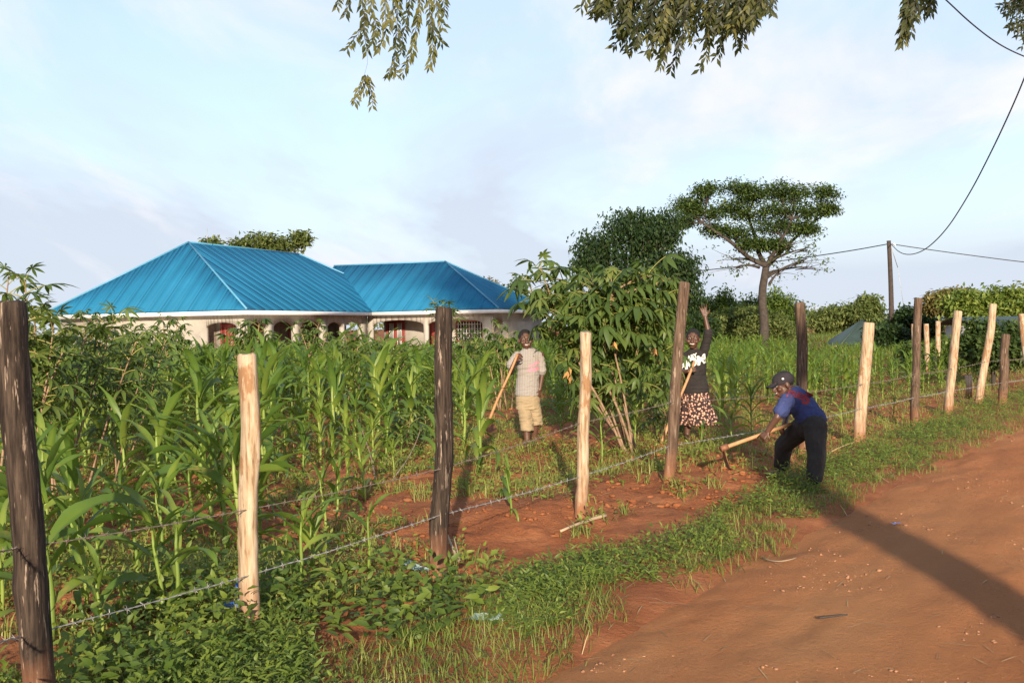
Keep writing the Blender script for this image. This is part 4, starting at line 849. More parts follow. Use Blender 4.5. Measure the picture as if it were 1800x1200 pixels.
# the open field: 276 plants that show largest, the rest as one mass
cand = []
KEEP = []                                                # places kept free: people, cassava stems
for px, py, r in ((925, 783, .75), (1212, 772, .8), (1300, 815, .9), (1100, 795, .7), (120, 870, .6)): q = ground_at(px, py); KEEP.append((q.x, q.y, r))
for row in np.arange(-5.6, -62, -.9):
    s = -14.0
    while s < 70:
        s += rng.uniform(.32, .62); n = row + rng.normal(0, .07)
        x, y = s * RS[0] + n * RN[0], s * RS[1] + n * RN[1]
        if y < 5.2 or abs(x) > y * .52 + 1: continue
        px = CX + x / y * FPX; py = horizon(px) + CAMZ * FPX / y
        if 470 < px < 1330 and py > np.interp(px, [470, 700, 800, 1330], [880, 835, 770, 765]) + 24 * math.sin(px * .02) and rng.random() > .10: continue      # hoed open soil by the fence
        if px >= 1330 and py > 722 and rng.random() > .12: continue
        if px <= 470 and py > 820 and rng.random() > .92: continue
        lx, ly = x + .2447 * D0, y - D0; hx, hy = lx * math.cos(TH) - ly * math.sin(TH), lx * math.sin(TH) + ly * math.cos(TH)
        if hy > -1.5 and -13 < hx < 9.5: continue
        if y > 62: continue
        if any((x - a) ** 2 + (y - b_) ** 2 < r * r for a, b_, r in KEEP): continue
        # keep the view of the people clear
        if 840 < px < 965 and 700 < py < 930 or 1180 < px < 1262 and 680 < py < 800: continue
        if rng.random() < .14 + .5 * max(0, float(vn(x * .55, y * .55, 77))): continue
        h = np.interp(px, [0, 300, 500, 760, 900, 1250, 1500, 1800], [1.12, 1.12, 1.08, 1.06, 1.0, .80, .70, .66]) * rng.uniform(.55, 1.18)
        if y < 11 and px < 470: h *= .78
        if 470 <= px < 760 and y < 14: h *= rng.uniform(.5, .8)
        if y > 30 and px < 1000: h = min(h, .98)
        if y > 30 and px > 1380: h = min(h, .62)
        if y > 44 and px > 1420: h = min(h, .42)
        if 16 < y < 32 and px < 720 and rng.random() < .14: h = 1.3 * rng.uniform(.9, 1.12)
        cand.append((h / y, x, y, h))
cand.sort(reverse=True)
def region(x, y):
    px = CX + x / y * FPX
    where = 'at the left' if px < 430 else 'between the nearest pale and dark posts' if px < 770 else 'between the dark post and the boy' if px < 900 else 'around the big cassava bush' if px < 1200 else 'behind the stooping person' if px < 1500 else 'behind the right-hand posts'
    return ('young maize plant in the near rows ' if y < 17 else 'young maize plant further back in the rows ') + where
for i, (_, x, y, h) in enumerate(cand[:276]):
    z = float(zs(x, y))
    if i < 110: maize_parts((x, y, z), h, region(x, y))
    else:
        o = bpy.data.objects.new('maize_plant', BANK_ME[i % 7]); COL.objects.link(o); o.location = (x, y, z); o.rotation_euler.z = random.uniform(0, 6.28); o.scale = (h, h, h)
        tag(o, region(x, y), 'maize plant', 'maize plants standing in the field')
WORDS = 'first second third fourth fifth sixth seventh eighth ninth tenth eleventh twelfth thirteenth fourteenth fifteenth sixteenth seventeenth eighteenth nineteenth twentieth twenty-first twenty-second twenty-third twenty-fourth twenty-fifth twenty-sixth twenty-seventh twenty-eighth twenty-ninth thirtieth'.split()
byl = {}
for o in bpy.data.objects:
    if o.name.startswith('maize_plant') and 'label' in o and 'rows' in o['label']: byl.setdefault(o['label'], []).append(o)
for lab, os_ in byl.items():
    if 1 < len(os_) <= 30:
        for o, w_ in zip(sorted(os_, key=lambda q: q.location.x / q.location.y), WORDS): o['label'] = w_ + ' from left: ' + lab.replace('young ', '').replace('further back in the rows', 'in the back rows')
rest = MB()
for i, (_, x, y, h) in enumerate(cand[276:2300]):
    b = BANK[i % 7]; a = random.uniform(0, 6.28); c, s = math.cos(a) * h, math.sin(a) * h; z = float(zs(x, y)); dt = random.uniform(-.15, .15)
    V = np.concatenate(b.v); V = np.stack([V[:, 0] * c - V[:, 1] * s + x, V[:, 0] * s + V[:, 1] * c + y, V[:, 2] * h + z], -1)
    n0 = rest.n; rest.v.append(V); rest.t.append(np.concatenate(b.t) + dt); rest.n += len(V)
    for f, mm in zip(b.f, b.m): rest.f.append(f + n0); rest.m.append(mm)
tag(rest.obj('maize_field', ['maize_leaf', 'maize_stalk'], None, True), 'dense rows of maize filling the field towards the house', 'maize', kind='stuff')
print('maize', len(cand))

# ------------------------------------------------------------------ cassava
def palmate(nl, l, w, pet, droop):
    mb = MB(); P = curve((0, 0, 0), (pet * .55, 0, pet * .18), (pet, 0, pet * .12), 5); addtube(mb, P, np.linspace(.0045, .003, 5), 4, mi=1, cap=False, tint=.5)
    e = P[-1]; an = np.linspace(-2.3, 2.3, nl) + rng.normal(0, .08, nl)
    for a in an:
        ll = l * (1 - .32 * abs(a) / 2.3) * rng.uniform(.9, 1.1); t = np.linspace(0, 1, 5)
        rr = ll * t; z = -droop * ll * t ** 1.6 + .03 * ll * np.sin(t * 3); wd = w * np.interp(t, [0, .25, .6, 1], [.12, .62, 1, .02])
        ca, sa = math.cos(a), math.sin(a); V = []
        for s in (-1, 0, 1):
            V.append(np.stack([e[0] + rr * ca - s * wd * .5 * sa, e[1] + rr * sa + s * wd * .5 * ca, e[2] + z + abs(s) * wd * .16], -1))
        V = np.stack(V, 1).reshape(-1, 3); i = np.arange(4)[:, None] * 3; j = np.arange(2)[None]
        mb.add(V, np.stack([i + j, i + j + 1, i + 3 + j + 1, i + 3 + j], -1).reshape(-1, 4), .40 + rng.uniform(-.08, .08))
    return mb.mesh('cassava_leaf', ['cassava_leaf', 'cassava_petiole'], True)
CAS = [palmate(random.choice((5, 7, 7)), random.uniform(.17, .21), random.uniform(.056, .072), random.uniform(.16, .28), random.uniform(.4, 1.1)) for _ in range(10)]
CASN = [palmate(7, random.uniform(.16, .20), random.uniform(.036, .046), random.uniform(.14, .22), random.uniform(.3, .7)) for _ in range(8)]
plain('dry_leaf', (0.42, 0.20, 0.06), .8, var=.3)
def cassava(label, base, tips, per, bank, sc=1.0, span=.45, stem_r=.016, bend=.1, group='cassava plants', mat='cassava_stem', start=None):
    """stems run from the base to each tip; leaves stand round the top of every stem"""
    base = np.array(base, float); t = thing('cassava_plant', label, 'cassava', tuple(base), group)
    mains = []
    for q in tips:
        q = np.array(q, float); b0 = base + rng.normal(0, .10, 3) * (1, 1, 0) - (0, 0, .06)
        if len(mains) > 4: m_ = min(mains, key=lambda m: np.linalg.norm(m[-1] - q)); b0 = m_[int(rng.integers(5, 8))]        # side branch
        mid = b0 * .5 + q * .5 + rng.normal(0, bend, 3) * (1, 1, .2) + np.array((0, 0, .1))
        P = curve(b0, mid, q, 12); mains.append(P) if len(mains) < 6 else None; addtube(MB(), P, np.linspace(stem_r, stem_r * .4, 12), 6).obj('stem', [mat], t, True)
        s = np.r_[0, np.cumsum(np.linalg.norm(np.diff(P, axis=0), axis=1))]; az = random.random() * 6
        for i in range(per):
            u = s[-1] - span * (i / per) ** 1.1; c = np.array([np.interp(u, s, P[:, k]) for k in range(3)]) - base; az += 2.4
            el = np.interp(i / per, [0, .2, 1], [-.9, -.4, .35]) + random.uniform(-.25, .25)
            place('leaf', random.choice(bank), t, c, (random.uniform(-.3, .3), el, az), sc * random.uniform(.75, 1.15) * (.6 if i < 2 else 1))
    return t
g0 = ground_at(1100, 796); D = g0.y
T_ = [W(x, y, D + dz + (1.25 if x < 1020 else .45)) for x, y, dz in ((925, 490, .1), (950, 470, -.1), (985, 480, .3), (1010, 500, -.3), (1040, 492, .2), (1075, 490, -.2), (1110, 495, .25), (1145, 485, 0), (1175, 500, .2), (962, 530, 0), (995, 560, -.3), (1035, 570, -.45), (1080, 560, -.4), (1125, 565, -.4), (1165, 570, -.3), (1065, 620, -.45), (1120, 625, -.4), (1010, 610, -.4), (1160, 640, -.3), (1000, 530, 0), (1060, 530, .1), (1120, 530, 0), (1170, 535, .1))]
big_c = cassava('big broad-leaved cassava bush behind the crooked pale post', g0, T_, 13, CAS, 1.15, .5, .015, .12)
extra = MB()                                              # the inner leaves of the bush, too many to tell apart
for i in range(330):
    me_ = random.choice(CAS); nv_ = len(me_.vertices); co = np.empty(nv_ * 3, np.float32); me_.vertices.foreach_get('co', co); co = co.reshape(-1, 3) * random.uniform(.6, .95)
    fs_ = np.array([q.vertices[:] for q in me_.polygons]); mi_ = np.array([q.material_index for q in me_.polygons], np.int32)
    u = random.random(); yy = 500 + 200 * u; half = np.interp(yy, [500, 560, 620, 700], [115, 112, 105, 70]); xx = np.interp(yy, [500, 600, 700], [1065, 1078, 1100]) + random.uniform(-half, half)
    c_ = np.array(W(xx, yy, D + .45 + random.uniform(-.5, .7))); Rm_ = np.array(Matrix.Rotation(random.uniform(0, 6.28), 3, 'Z') @ Matrix.Rotation(random.uniform(-.2, .7), 3, 'Y') @ Matrix.Rotation(random.uniform(-.4, .4), 3, 'X'))
    n0_ = extra.n; extra.add(co @ Rm_.T + c_, fs_, .40 + random.uniform(-.2, .3)); extra.m[-1] = mi_
o = extra.obj('inner_leaves', ['cassava_leaf', 'cassava_petiole'], big_c, True); o['kind'] = 'stuff'
for x0, y0, x1, y1 in ((1098, 793, 1035, 672), (1113, 795, 1068, 680), (1100, 790, 1072, 675), (1180, 790, 1195, 690)):
    a, b = np.array(ground_at(x0, y0)), np.array(W(x1, y1, D - .15)); addtube(MB(), curve(a - (0, 0, .05), a * .5 + b * .5 + (.05, 0, 0), b, 8), np.linspace(.017, .012, 8), 7).obj('cut_stem', 'cassava_stem', big_c, True)
for x, y in ((1000, 645), (1003, 660), (998, 652), (1080, 600), (1150, 610)):
    mb = MB(); leaf5(mb, np.repeat([np.array(W(x, y, D - .5))], 3, 0), rvec(3, .3) - (0, 0, 1.5), rvec(3), .1, .035); o = mb.obj('dry_leaf', 'dry_leaf', big_c); o['label'] = 'withered orange leaf'
g1 = ground_at(122, 868); D = g1.y
cassava('cassava plant with four bare slanting stems behind the left-edge post', g1, [W(150, 590, D), W(100, 600, D + .3), (W(200, 560, D + .2)), W(240, 600, D - .1), W(60, 580, D)], 19, CASN, 1.05, .75, .013, .1)
g2 = ground_at(188, 850); cassava('slender cassava plant with narrow leaves left of the house corner', g2, [W(188, 660, g2.y), W(255, 640, g2.y), W(290, 600, g2.y + .3), W(215, 620, g2.y + .2)], 15, CASN, 1.0, .6, .010, .06)
g3 = ground_at(20, 900); cassava('leafy cassava top showing above the thick dark left-edge post', g3, [W(15, 485, g3.y + .2), W(45, 490, g3.y), W(60, 545, g3.y), W(95, 560, g3.y), W(20, 560, g3.y), W(40, 620, g3.y), W(110, 620, g3.y)], 16, CASN, 1.15, .8, .014, .08)
g4 = ground_at(440, 712); cassava('rounded dark cassava plant in front of the house corner', g4, [W(425, 575, g4.y), W(455, 570, g4.y), W(440, 592, g4.y), W(405, 600, g4.y), W(475, 602, g4.y)], 14, CAS, 1.05, .4, .018, .05)
g5 = ground_at(545, 712); cassava('yellowish sparse cassava plant in front of the veranda', g5, [W(523, 568, g5.y), W(560, 570, g5.y), W(545, 590, g5.y), W(575, 585, g5.y)], 9, CAS, .8, .3, .014, .10)
g6 = ground_at(835, 712); cassava('small cassava tuft leaning over the dark square-cut post', g6, [W(762, 530, g6.y), W(775, 538, g6.y), W(788, 556, g6.y)], 10, CASN, 1.0, .28, .014, .12)
g7 = ground_at(822, 712); cassava('small feathery cassava plant in front of the barred window', g7, [W(812, 585, g7.y), W(830, 590, g7.y), W(838, 605, g7.y)], 10, CASN, 1.0, .3, .013, .05)
for x, y, tp, lab in ((300, 722, 560, 'tall leafy cassava plant in front of the plain house wall'), (230, 725, 565, 'cassava plant left in front of the plain house wall'), (620, 715, 588, 'cassava plant in front of the veranda columns'), (160, 745, 555, 'cassava plant at the left end of the house'), (690, 722, 600, 'low cassava plant in front of the red wing door'), (880, 720, 575, 'cassava plant at the end of the house wing')):
    g = ground_at(x, y); cassava(lab, g, [W(x + dx, tp + dy, g.y) for dx, dy in ((-14, 0), (12, 6), (0, 22), (24, 30), (-28, 28))], 11, random.choice((CAS, CASN)), .95, .5, .013, .06)
for x, y, lab in ((740, 770, 'low pale cassava sprout left of the dark square-cut post'), (1160, 770, 'low cassava sprout left of the leaning brown post'), (715, 795, 'low cassava sprout on the red soil left of centre')):
    g = ground_at(x, y); cassava(lab, g, [g + Vector((.05, 0, .42)), g + Vector((-.12, .05, .34))], 9, CAS, .8, .25, .009, .05)

# ------------------------------------------------------------------ weeds, grass, clods, pebbles, straw
def nb_(s): return np.interp(s, [2, 4, 5.6, 7, 9, 11, 14, 20], [-4.5, -4.35, -3.95, -3.5, -3.55, -3.95, -3.9, -3.9])
def pts_sn(num, s0, s1, n0, n1, near=True):
    u = rng.random(num); s = s0 * (s1 / s0) ** u if near else s0 + (s1 - s0) * u
    n = rng.uniform(n0, n1, num); return s, n, s * RS[0] + n * RN[0], s * RS[1] + n * RN[1]
def broadleaf(mb, x, y, h, K, l, w, tone):
    z = zs(x, y); k = len(x); base = np.stack([x, y, z - .01], -1)
    lean = rvec(k, .0) * rng.uniform(0, .35, (k, 1)); tint0 = np.clip(rng.normal(tone, .12, k), 0, 1)
    az = rng.random(k) * 6.28
    for i in range(K):
        u = (i + 1) / K; az = az + 2.4 + rng.normal(0, .3, k); el = np.interp(u, [0, 1], [.0, .75]) + rng.normal(0, .25, k)
        a = np.stack([np.cos(az) * np.cos(el), np.sin(az) * np.cos(el), np.sin(el)], -1)
        c = base + np.array((0, 0, 1.0)) * (h * u)[:, None] + lean * (h * u)[:, None] + a * .012
        sc = rng.uniform(.7, 1.2, k) * (1.1 - .45 * u) * (h / .16) ** .35
        leaf8(mb, c, a, np.array((0, -.5, 1.0)) + rng.normal(0, .45, (k, 3)), l * sc, w * sc * rng.uniform(.75, 1.1, k), .14, .35, np.clip(tint0 + rng.normal(0, .08, k) + .1 * u, 0, 1))
def tufts(mb, x, y, K, l, w, tone, wide=.03):
    z = zs(x, y); k = len(x); base = np.stack([x, y, z - .01], -1); t0 = np.clip(rng.normal(tone, .15, k), 0, 1); s0 = rng.uniform(.6, 1.35, k)
    for i in range(K):
        a = rvec(k, 1); a[:, 2] = np.abs(a[:, 2]) + rng.uniform(.35, 1.5, k)
        blades(mb, base + rng.normal(0, wide, (k, 3)) * (1, 1, 0), a, l * s0 * rng.uniform(.6, 1.1, k), w, rng.uniform(.2, 1.6, k), np.clip(t0 + rng.normal(0, .1, k), 0, 1))
# leafy weeds of the verge
s, n, x, y = pts_sn(19000, 2.2, 34, -5.2, -2.3)
e = edge_l(s); patch = vn(x * 1.6, y * 1.6, 31) + .5 * vn(x * 4.3, y * 4.3, 32)
dark = ((x + .65) ** 2 / .35 + (y - 6.15) ** 2 / .9) < 1.0                      # bare hollow by the dark post
keep = (n > nb_(s) + .55 * patch) & (n < e - .20 + .16 * patch) & (patch > -.20 + .22 * sstep(5.0, 3.6, s)) & ~dark
x, y, s, n = x[keep], y[keep], s[keep], n[keep]
edge = np.clip((edge_l(s) - n) / .7, .25, 1) * np.clip((n - nb_(s) + .4) / .6, .5, 1)
h = .135 * edge * rng.uniform(.5, 1.35, len(x)) * (1 + .5 * vn(x, y, 40)); grp = rng.random(len(x))
weeds = MB()
q = grp < .34; broadleaf(weeds, x[q], y[q], h[q], 8, .050, .024, .45)
q = (grp >= .34) & (grp < .80); broadleaf(weeds, x[q], y[q], h[q] * .85, 11, .034, .014, .55)
q = grp >= .80; broadleaf(weeds, x[q], y[q], h[q] * 1.3, 11, .066, .017, .42)
s, n, x, y = pts_sn(900, 1.8, 5.0, -5.4, -3.3); q = (rng.random(900) < .9) & (vn(x * 1.7, y * 1.7, 91) > .06); broadleaf(weeds, x[q], y[q], .22 * rng.uniform(.5, 1.4, q.sum()), 9, .072, .036, .42)
tag(weeds.obj('verge_weeds', 'weed_leaf'), 'leafy green weeds covering the verge between the fence and the road', 'weeds', kind='stuff')
gr = MB(); s, n, x, y = pts_sn(5500, 2.2, 40, -5.0, -2.1); patch = vn(x * 1.3, y * 1.3, 33)
keep = (n > nb_(s) + .3 * patch - .1) & (n < edge_l(s) - .06 + .22 * patch) & (patch > -.22); tufts(gr, x[keep], y[keep], 9, .12, .005, .50, .05)
s, n, x, y = pts_sn(1200, 2, 60, 4.3, 7.5); tufts(gr, x, y, 8, .16, .007, .5, .05)
tag(gr.obj('verge_grass', 'grass_blade'), 'thin grass fringing the edge of the earth road', 'grass', kind='stuff')
# low growth in the field
fw = MB(); s, n, x, y = pts_sn(26000, 3.0, 46, -22, -4.0); d = np.hypot(x, y); patch = vn(x * .9, y * .9, 51) + .6 * vn(x * 2.6, y * 2.6, 52)
keep = (patch > -.18 - .10 * sstep(6, 15, d)) & (np.abs(x) < y * .55 + .5) & (y > 4); x, y, g_ = x[keep], y[keep], rng.random(keep.sum())
q = g_ < .5; broadleaf(fw, x[q], y[q], rng.uniform(.05, .17, q.sum()), 7, .06, .028, .46)
tag(fw.obj('field_weeds', 'weed_leaf'), 'low weeds scattered over the red soil of the field', 'weeds', kind='stuff')
fg = MB(); q = g_ >= .5; tufts(fg, x[q], y[q], 10, .17, .008, .55, .05)
tag(fg.obj('field_grass', 'grass_blade'), 'tufts of grass scattered between the maize rows', 'grass', kind='stuff')
far = MB(); x = rng.uniform(-30, 75, 9000); y = rng.uniform(46, 120, 9000); q = (np.abs(x) < y * .55) & (sn(x, y)[1] < -4); x, y = x[q], y[q]
tufts(far, x, y, 6, .5, .05, .45, .35); tag(far.obj('far_grass', 'grass_blade'), 'rough grass on the ground beyond the maize', 'grass', kind='stuff')
st = MB(); s, n, x, y = pts_sn(3600, 3.0, 28, -12, -2.6); q = (vn(x * 1.1, y * 1.1, 61) > -.1) & (np.abs(x) < y * .55 + .3) & (y > 4); x, y = x[q], y[q]; k = len(x)
a = rvec(k, .08); a[:, 2] = np.abs(a[:, 2]); blades(st, np.stack([x, y, zs(x, y) + .012], -1), a, rng.uniform(.06, .26, k), rng.uniform(.003, .008, k), .15, rng.random(k))
s, n, x, y = pts_sn(700, 3.0, 18, -2.6, 3); k = len(x); a = rvec(k, .02); blades(st, np.stack([x, y, zs(x, y) + .008], -1), a, rng.uniform(.05, .2, k), .004, .05, rng.random(k))
tag(st.obj('dry_straw', 'straw'), 'dry stalks and straw lying on the red soil', 'straw', kind='stuff')
bm = bmesh.new(); bmesh.ops.create_icosphere(bm, subdivisions=1, radius=1); IV = np.array([v.co[:] for v in bm.verts]); IF = np.array([[v.index for v in f.verts] for f in bm.faces]); bm.free()
def lumps(mb, x, y, r, flat, sink=.25):
    k = len(x); z = zs(x, y); sc = r[:, None, None] * rng.uniform(.6, 1.35, (k, 1, 3)) * np.array((1, 1, flat)); v = IV[None] * sc * (1 + rng.normal(0, .32, (k, len(IV), 1)))
    a = rng.random(k) * 6.28; c, s_ = np.cos(a)[:, None], np.sin(a)[:, None]; v = np.stack([v[..., 0] * c - v[..., 1] * s_, v[..., 0] * s_ + v[..., 1] * c, v[..., 2]], -1)
    v += np.stack([x, y, z + r * flat * (.5 - sink)], -1)[:, None]
    mb.add(v, (IF[None] + (np.arange(k) * len(IV))[:, None, None]).reshape(-1, 3), np.repeat(rng.random(k), len(IV)))
cl = MB(); s, n, x, y = pts_sn(18000, 3.0, 30, -13, -3.4); q = (np.abs(x) < y * .55 + .4) & (y > 4) & (vn(x * 1.4, y * 1.4, 71) > -.12) & (n < nb_(s) + .4); x, y = x[q], y[q]; r = .008 + .030 * rng.random(len(x)) ** 5
lumps(cl, x, y, r, .55); tag(cl.obj('soil_clods', 'soil', None, True), 'crumbled clods of red soil in the hoed field', 'clods', kind='stuff')
pb_ = MB(); s, n, x, y = pts_sn(24000, 2.6, 30, -2.5, 4.0); q = vn(x * 1.1, y * 1.1, 95) + .6 * vn(x * 3, y * 3, 96) > .02; x, y = x[q], y[q]; r = .0025 + .011 * rng.random(len(x)) ** 5; lumps(pb_, x, y, r, .6)
tag(pb_.obj('road_pebbles', 'stone', None, True), 'small stones scattered over the earth road', 'pebbles', kind='stuff')
# lumps of turned soil by the hoe and the leaning post
hs = MB(); 
for px, py, nn_, sp in ((1195, 850, 40, .22), (1285, 828, 50, .25), (1225, 868, 30, .3), (1010, 930, 20, .35), (1325, 840, 20, .3), (700, 870, 30, .6), (1620, 760, 30, .5)):
    q = ground_at(px, py); lumps(hs, q.x + rng.normal(0, sp, nn_), q.y + rng.normal(0, sp, nn_), .008 + .040 * rng.random(nn_) ** 4, .55)
tag(hs.obj('turned_soil', 'soil', None, True), 'fresh lumps of hoed red soil along the fence', 'clods', kind='stuff')
# ------------------------------------------------------------------ litter and sticks
def bottle(label, px, py, ang, tilt):
    p = ground_at(px, py); t = thing('plastic_bottle', label, 'bottle', tuple(p)); ax = np.array((math.cos(ang) * math.cos(tilt), math.sin(ang) * math.cos(tilt), math.sin(tilt)))
    prof = [(0, .018), (.005, .030), (.06, .031), (.065, .029), (.07, .031), (.14, .031), (.175, .016), (.185, .012), (.20, .012)]
    c = np.array(p) + (0, 0, .035)
    addtube(MB(), [c + ax * a for a, _ in prof], [r for _, r in prof], 14).obj('body', 'clear_plastic', t, True)
    addtube(MB(), [c + ax * a for a in (.072, .135)], .0316, 14, cap=False).obj('label_band', 'label_blue', t, True); addtube(MB(), [c + ax * .198, c + ax * .215], .0145, 10).obj('bottle_cap', 'label_blue', t, True)
bottle('clear plastic bottle with a blue label lying by the nearest pale post', 372, 1082, .1, .05); bottle('clear plastic bottle propped upright behind the nearest pale post', 421, 1068, 1.4, 1.2)
def scrap(label, px, py, l, w, mat):
    p = ground_at(px, py); k = 9; X_, Y_ = np.meshgrid(np.linspace(-1, 1, k) * l, np.linspace(-1, 1, 5) * w); Z_ = zs(p.x + X_, p.y + Y_) + .02 + .03 * vn(X_ * 22, Y_ * 22, 5) + .02 * vn(X_ * 50, Y_ * 50, 8)
    X_ = X_ + .15 * w * vn(Y_ * 30, X_ * 10, 4); i = np.arange(4)[:, None] * k; j = np.arange(k - 1)[None]
    o = MB().add(np.stack([p.x + X_, p.y + Y_, Z_], -1), np.stack([i + j, i + j + 1, i + k + j + 1, i + k + j], -1).reshape(-1, 4)).obj('plastic_scrap', mat, None, True, origin=tuple(p)); tag(o, label, 'litter', 'scraps of plastic')
scrap('torn grey-green plastic scrap lying in the verge weeds', 850, 1090, .10, .05, 'plastic_grey_green'); scrap('grey-green plastic scrap left of the dark square-cut post', 732, 1000, .08, .035, 'plastic_grey_green')
scrap('red plastic scrap beside the pale post right of the stooping person', 1536, 750, .06, .06, 'plastic_red'); scrap('small blue plastic scrap lying on the road', 1575, 922, .035, .02, 'plastic_blue')
def stick(label, pix, r, mat='pale_bark', up=.02):
    P = np.array([np.array(ground_at(x, y)) + (0, 0, up + z) for x, y, z in pix]); o = addtube(MB(), curve(P[0], P[len(P) // 2] if len(P) > 2 else (P[0] + P[-1]) / 2, P[-1], 8), np.linspace(r, r * .6, 8), 6).obj('stick', mat, None, True, origin=tuple(P[0])); tag(o, label, 'stick', 'sticks and cut stems on the soil')
stick('short broken stick lying in front of the paired maize plants', [(318, 1128, 0), (362, 1094, .03)], .014, 'hoe_handle')
stick('cut pale stem leaning at the foot of the dark square-cut post', [(806, 992, 0), (792, 978, .08), (782, 962, .12)], .010); stick('second thin pale stem at the foot of the dark square-cut post', [(808, 990, 0), (798, 972, .10)], .007)
stick('dry branch lying beside the crooked pale post', [(1065, 910, 0), (1030, 922, .02), (985, 938, 0)], .016); stick('thin dry stem curving up from the open soil left of the dark post', [(660, 850, 0), (655, 815, .15), (622, 768, .35)], .009); stick('bent dry stem beside the dark square-cut post', [(690, 845, 0), (730, 815, .1), (742, 790, .3)], .009)
stick('long dry stem lying right of the stooping person', [(1455, 800, 0), (1480, 790, .03), (1505, 782, .02)], .010, 'straw'); stick('twig lying on the road', [(1340, 985, 0), (1365, 998, 0), (1400, 985, 0)], .005); stick('short dark twig on the road surface', [(1440, 1092, 0), (1490, 1086, 0)], .007, 'bark')
# ------------------------------------------------------------------ people
def cap_arr(p0, p1, r0, r1, sides=12, sx=1.0):
    p0, p1 = np.array(p0, float), np.array(p1, float); a = p1 - p0; L_ = np.linalg.norm(a) + 1e-6; a = a / L_
    ph = np.linspace(0, np.pi / 2, 5)
    st = [(-r0 * math.cos(x), r0 * math.sin(x)) for x in ph] + [(L_ + r1 * math.sin(x), r1 * math.cos(x)) for x in ph]
    P = np.array([p0 + a * s for s, _ in st]); rad = np.array([max(r, 1e-4) for _, r in st])
    ref = np.array((0, 0, 1.0)) if abs(a[2]) < .9 else np.array((1.0, 0, 0)); A = nrm(np.cross(a, ref)); B = np.cross(A, a)
    an = np.arange(sides) * 2 * np.pi / sides
    V = (P[:, None] + rad[:, None, None] * (np.cos(an)[None, :, None] * A + np.sin(an)[None, :, None] * B)).reshape(-1, 3)
    k = len(P); i = np.arange(k - 1)[:, None] * sides; j = np.arange(sides)[None]; j2 = (j + 1) % sides
    return V, np.stack([i + j, i + j2, i + sides + j2, i + sides + j], -1).reshape(-1, 4)
class Body:
    def __init__(self): self.mb = MB()
    def cap(self, p0, p1, r0, r1): self.mb.add(*cap_arr(p0, p1, r0, r1)); return self
    def chain(self, pts, rad):
        for a, b, r0, r1 in zip(pts[:-1], pts[1:], rad[:-1], rad[1:]): self.cap(a, b, r0, r1)
        return self
    def ell(self, c, r, rot=None):
        u = np.linspace(0, np.pi, 11); an = np.arange(16) * 2 * np.pi / 16
        V = np.stack([np.outer(np.sin(u), np.cos(an)), np.outer(np.sin(u), np.sin(an)), np.outer(np.cos(u), np.ones(16))], -1).reshape(-1, 3)
        V[:16] += rng.normal(0, 1e-5, (16, 3)); V[-16:] += rng.normal(0, 1e-5, (16, 3))
        V = V * np.array(r)
        if rot is not None: V = V @ np.array(rot).T
        i = np.arange(10)[:, None] * 16; j = np.arange(16)[None]; j2 = (j + 1) % 16
        self.mb.add(V + np.array(c), np.stack([i + j, i + 16 + j, i + 16 + j2, i + j2], -1).reshape(-1, 4)); return self
    def loft(self, rings):
        """rings: centre, side vector, front vector (half axes) - a closed tube of oval sections"""
        an = np.arange(24) * 2 * np.pi / 24; V = []
        for c, a, b in rings: V.append(np.array(c) + np.outer(np.cos(an), np.array(a)) + np.outer(np.sin(an), np.array(b)))
        k = len(V); V = np.vstack(V + [np.array(rings[0][0])[None], np.array(rings[-1][0])[None]]); i = np.arange(k - 1)[:, None] * 24; j = np.arange(24)[None]; j2 = (j + 1) % 24
        self.mb.add(V, np.stack([i + j, i + j2, i + 24 + j2, i + 24 + j], -1).reshape(-1, 4)); n0 = self.mb.n - len(V); jj = np.arange(24); q = (jj + 1) % 24
        C = np.vstack([np.stack([np.full(24, k * 24), q, jj], -1), np.stack([np.full(24, k * 24 + 1), (k - 1) * 24 + jj, (k - 1) * 24 + q], -1)]) + n0
        self.mb.f.append(C); self.mb.m.append(np.zeros(len(C), np.int32)); return self
    def build(self, name, mat, parent, voxel=.0075, smooth=4, folds=0.0, seed=0, fdir=(1, 1, 3)):
        """one continuous skin over all of it"""
        me = self.mb.mesh('tmp', mat); o = bpy.data.objects.new('tmp', me); COL.objects.link(o)
        r = o.modifiers.new('r', 'REMESH'); r.mode = 'VOXEL'; r.voxel_size = voxel
        s = o.modifiers.new('s', 'SMOOTH'); s.factor = .5; s.iterations = smooth
        bpy.context.view_layer.update(); dg = bpy.context.evaluated_depsgraph_get()
        new = bpy.data.meshes.new_from_object(o.evaluated_get(dg)); bpy.data.objects.remove(o); bpy.data.meshes.remove(me)
        n = len(new.vertices); co = np.empty(n * 3, np.float32); new.vertices.foreach_get('co', co); co = co.reshape(-1, 3).astype(float)
        if folds:
            nn = np.empty(n * 3, np.float32); new.vertices.foreach_get('normal', nn); nn = nn.reshape(-1, 3)
            w = fbm(co[:, 0] * fdir[0] + co[:, 1] * fdir[1] + 7 * seed, co[:, 2] * fdir[2] + co[:, 1] * .5, 9, seed + 80, 3); co = co + nn * (folds * (1 - 2 * np.abs(w)))[:, None]
        co = co - np.array(parent.location); new.vertices.foreach_set('co', co.ravel().astype(np.float32))
        new.polygons.foreach_set('use_smooth', np.ones(len(new.polygons), bool)); new.update(); new.name = name
        o = bpy.data.objects.new(name, new); COL.objects.link(o); o.parent = parent; return o
def basis(fwd, up):
    f = nrm(np.array(fwd, float)); r = nrm(np.cross(f, np.array(up, float))); u = np.cross(r, f); return r, f, u
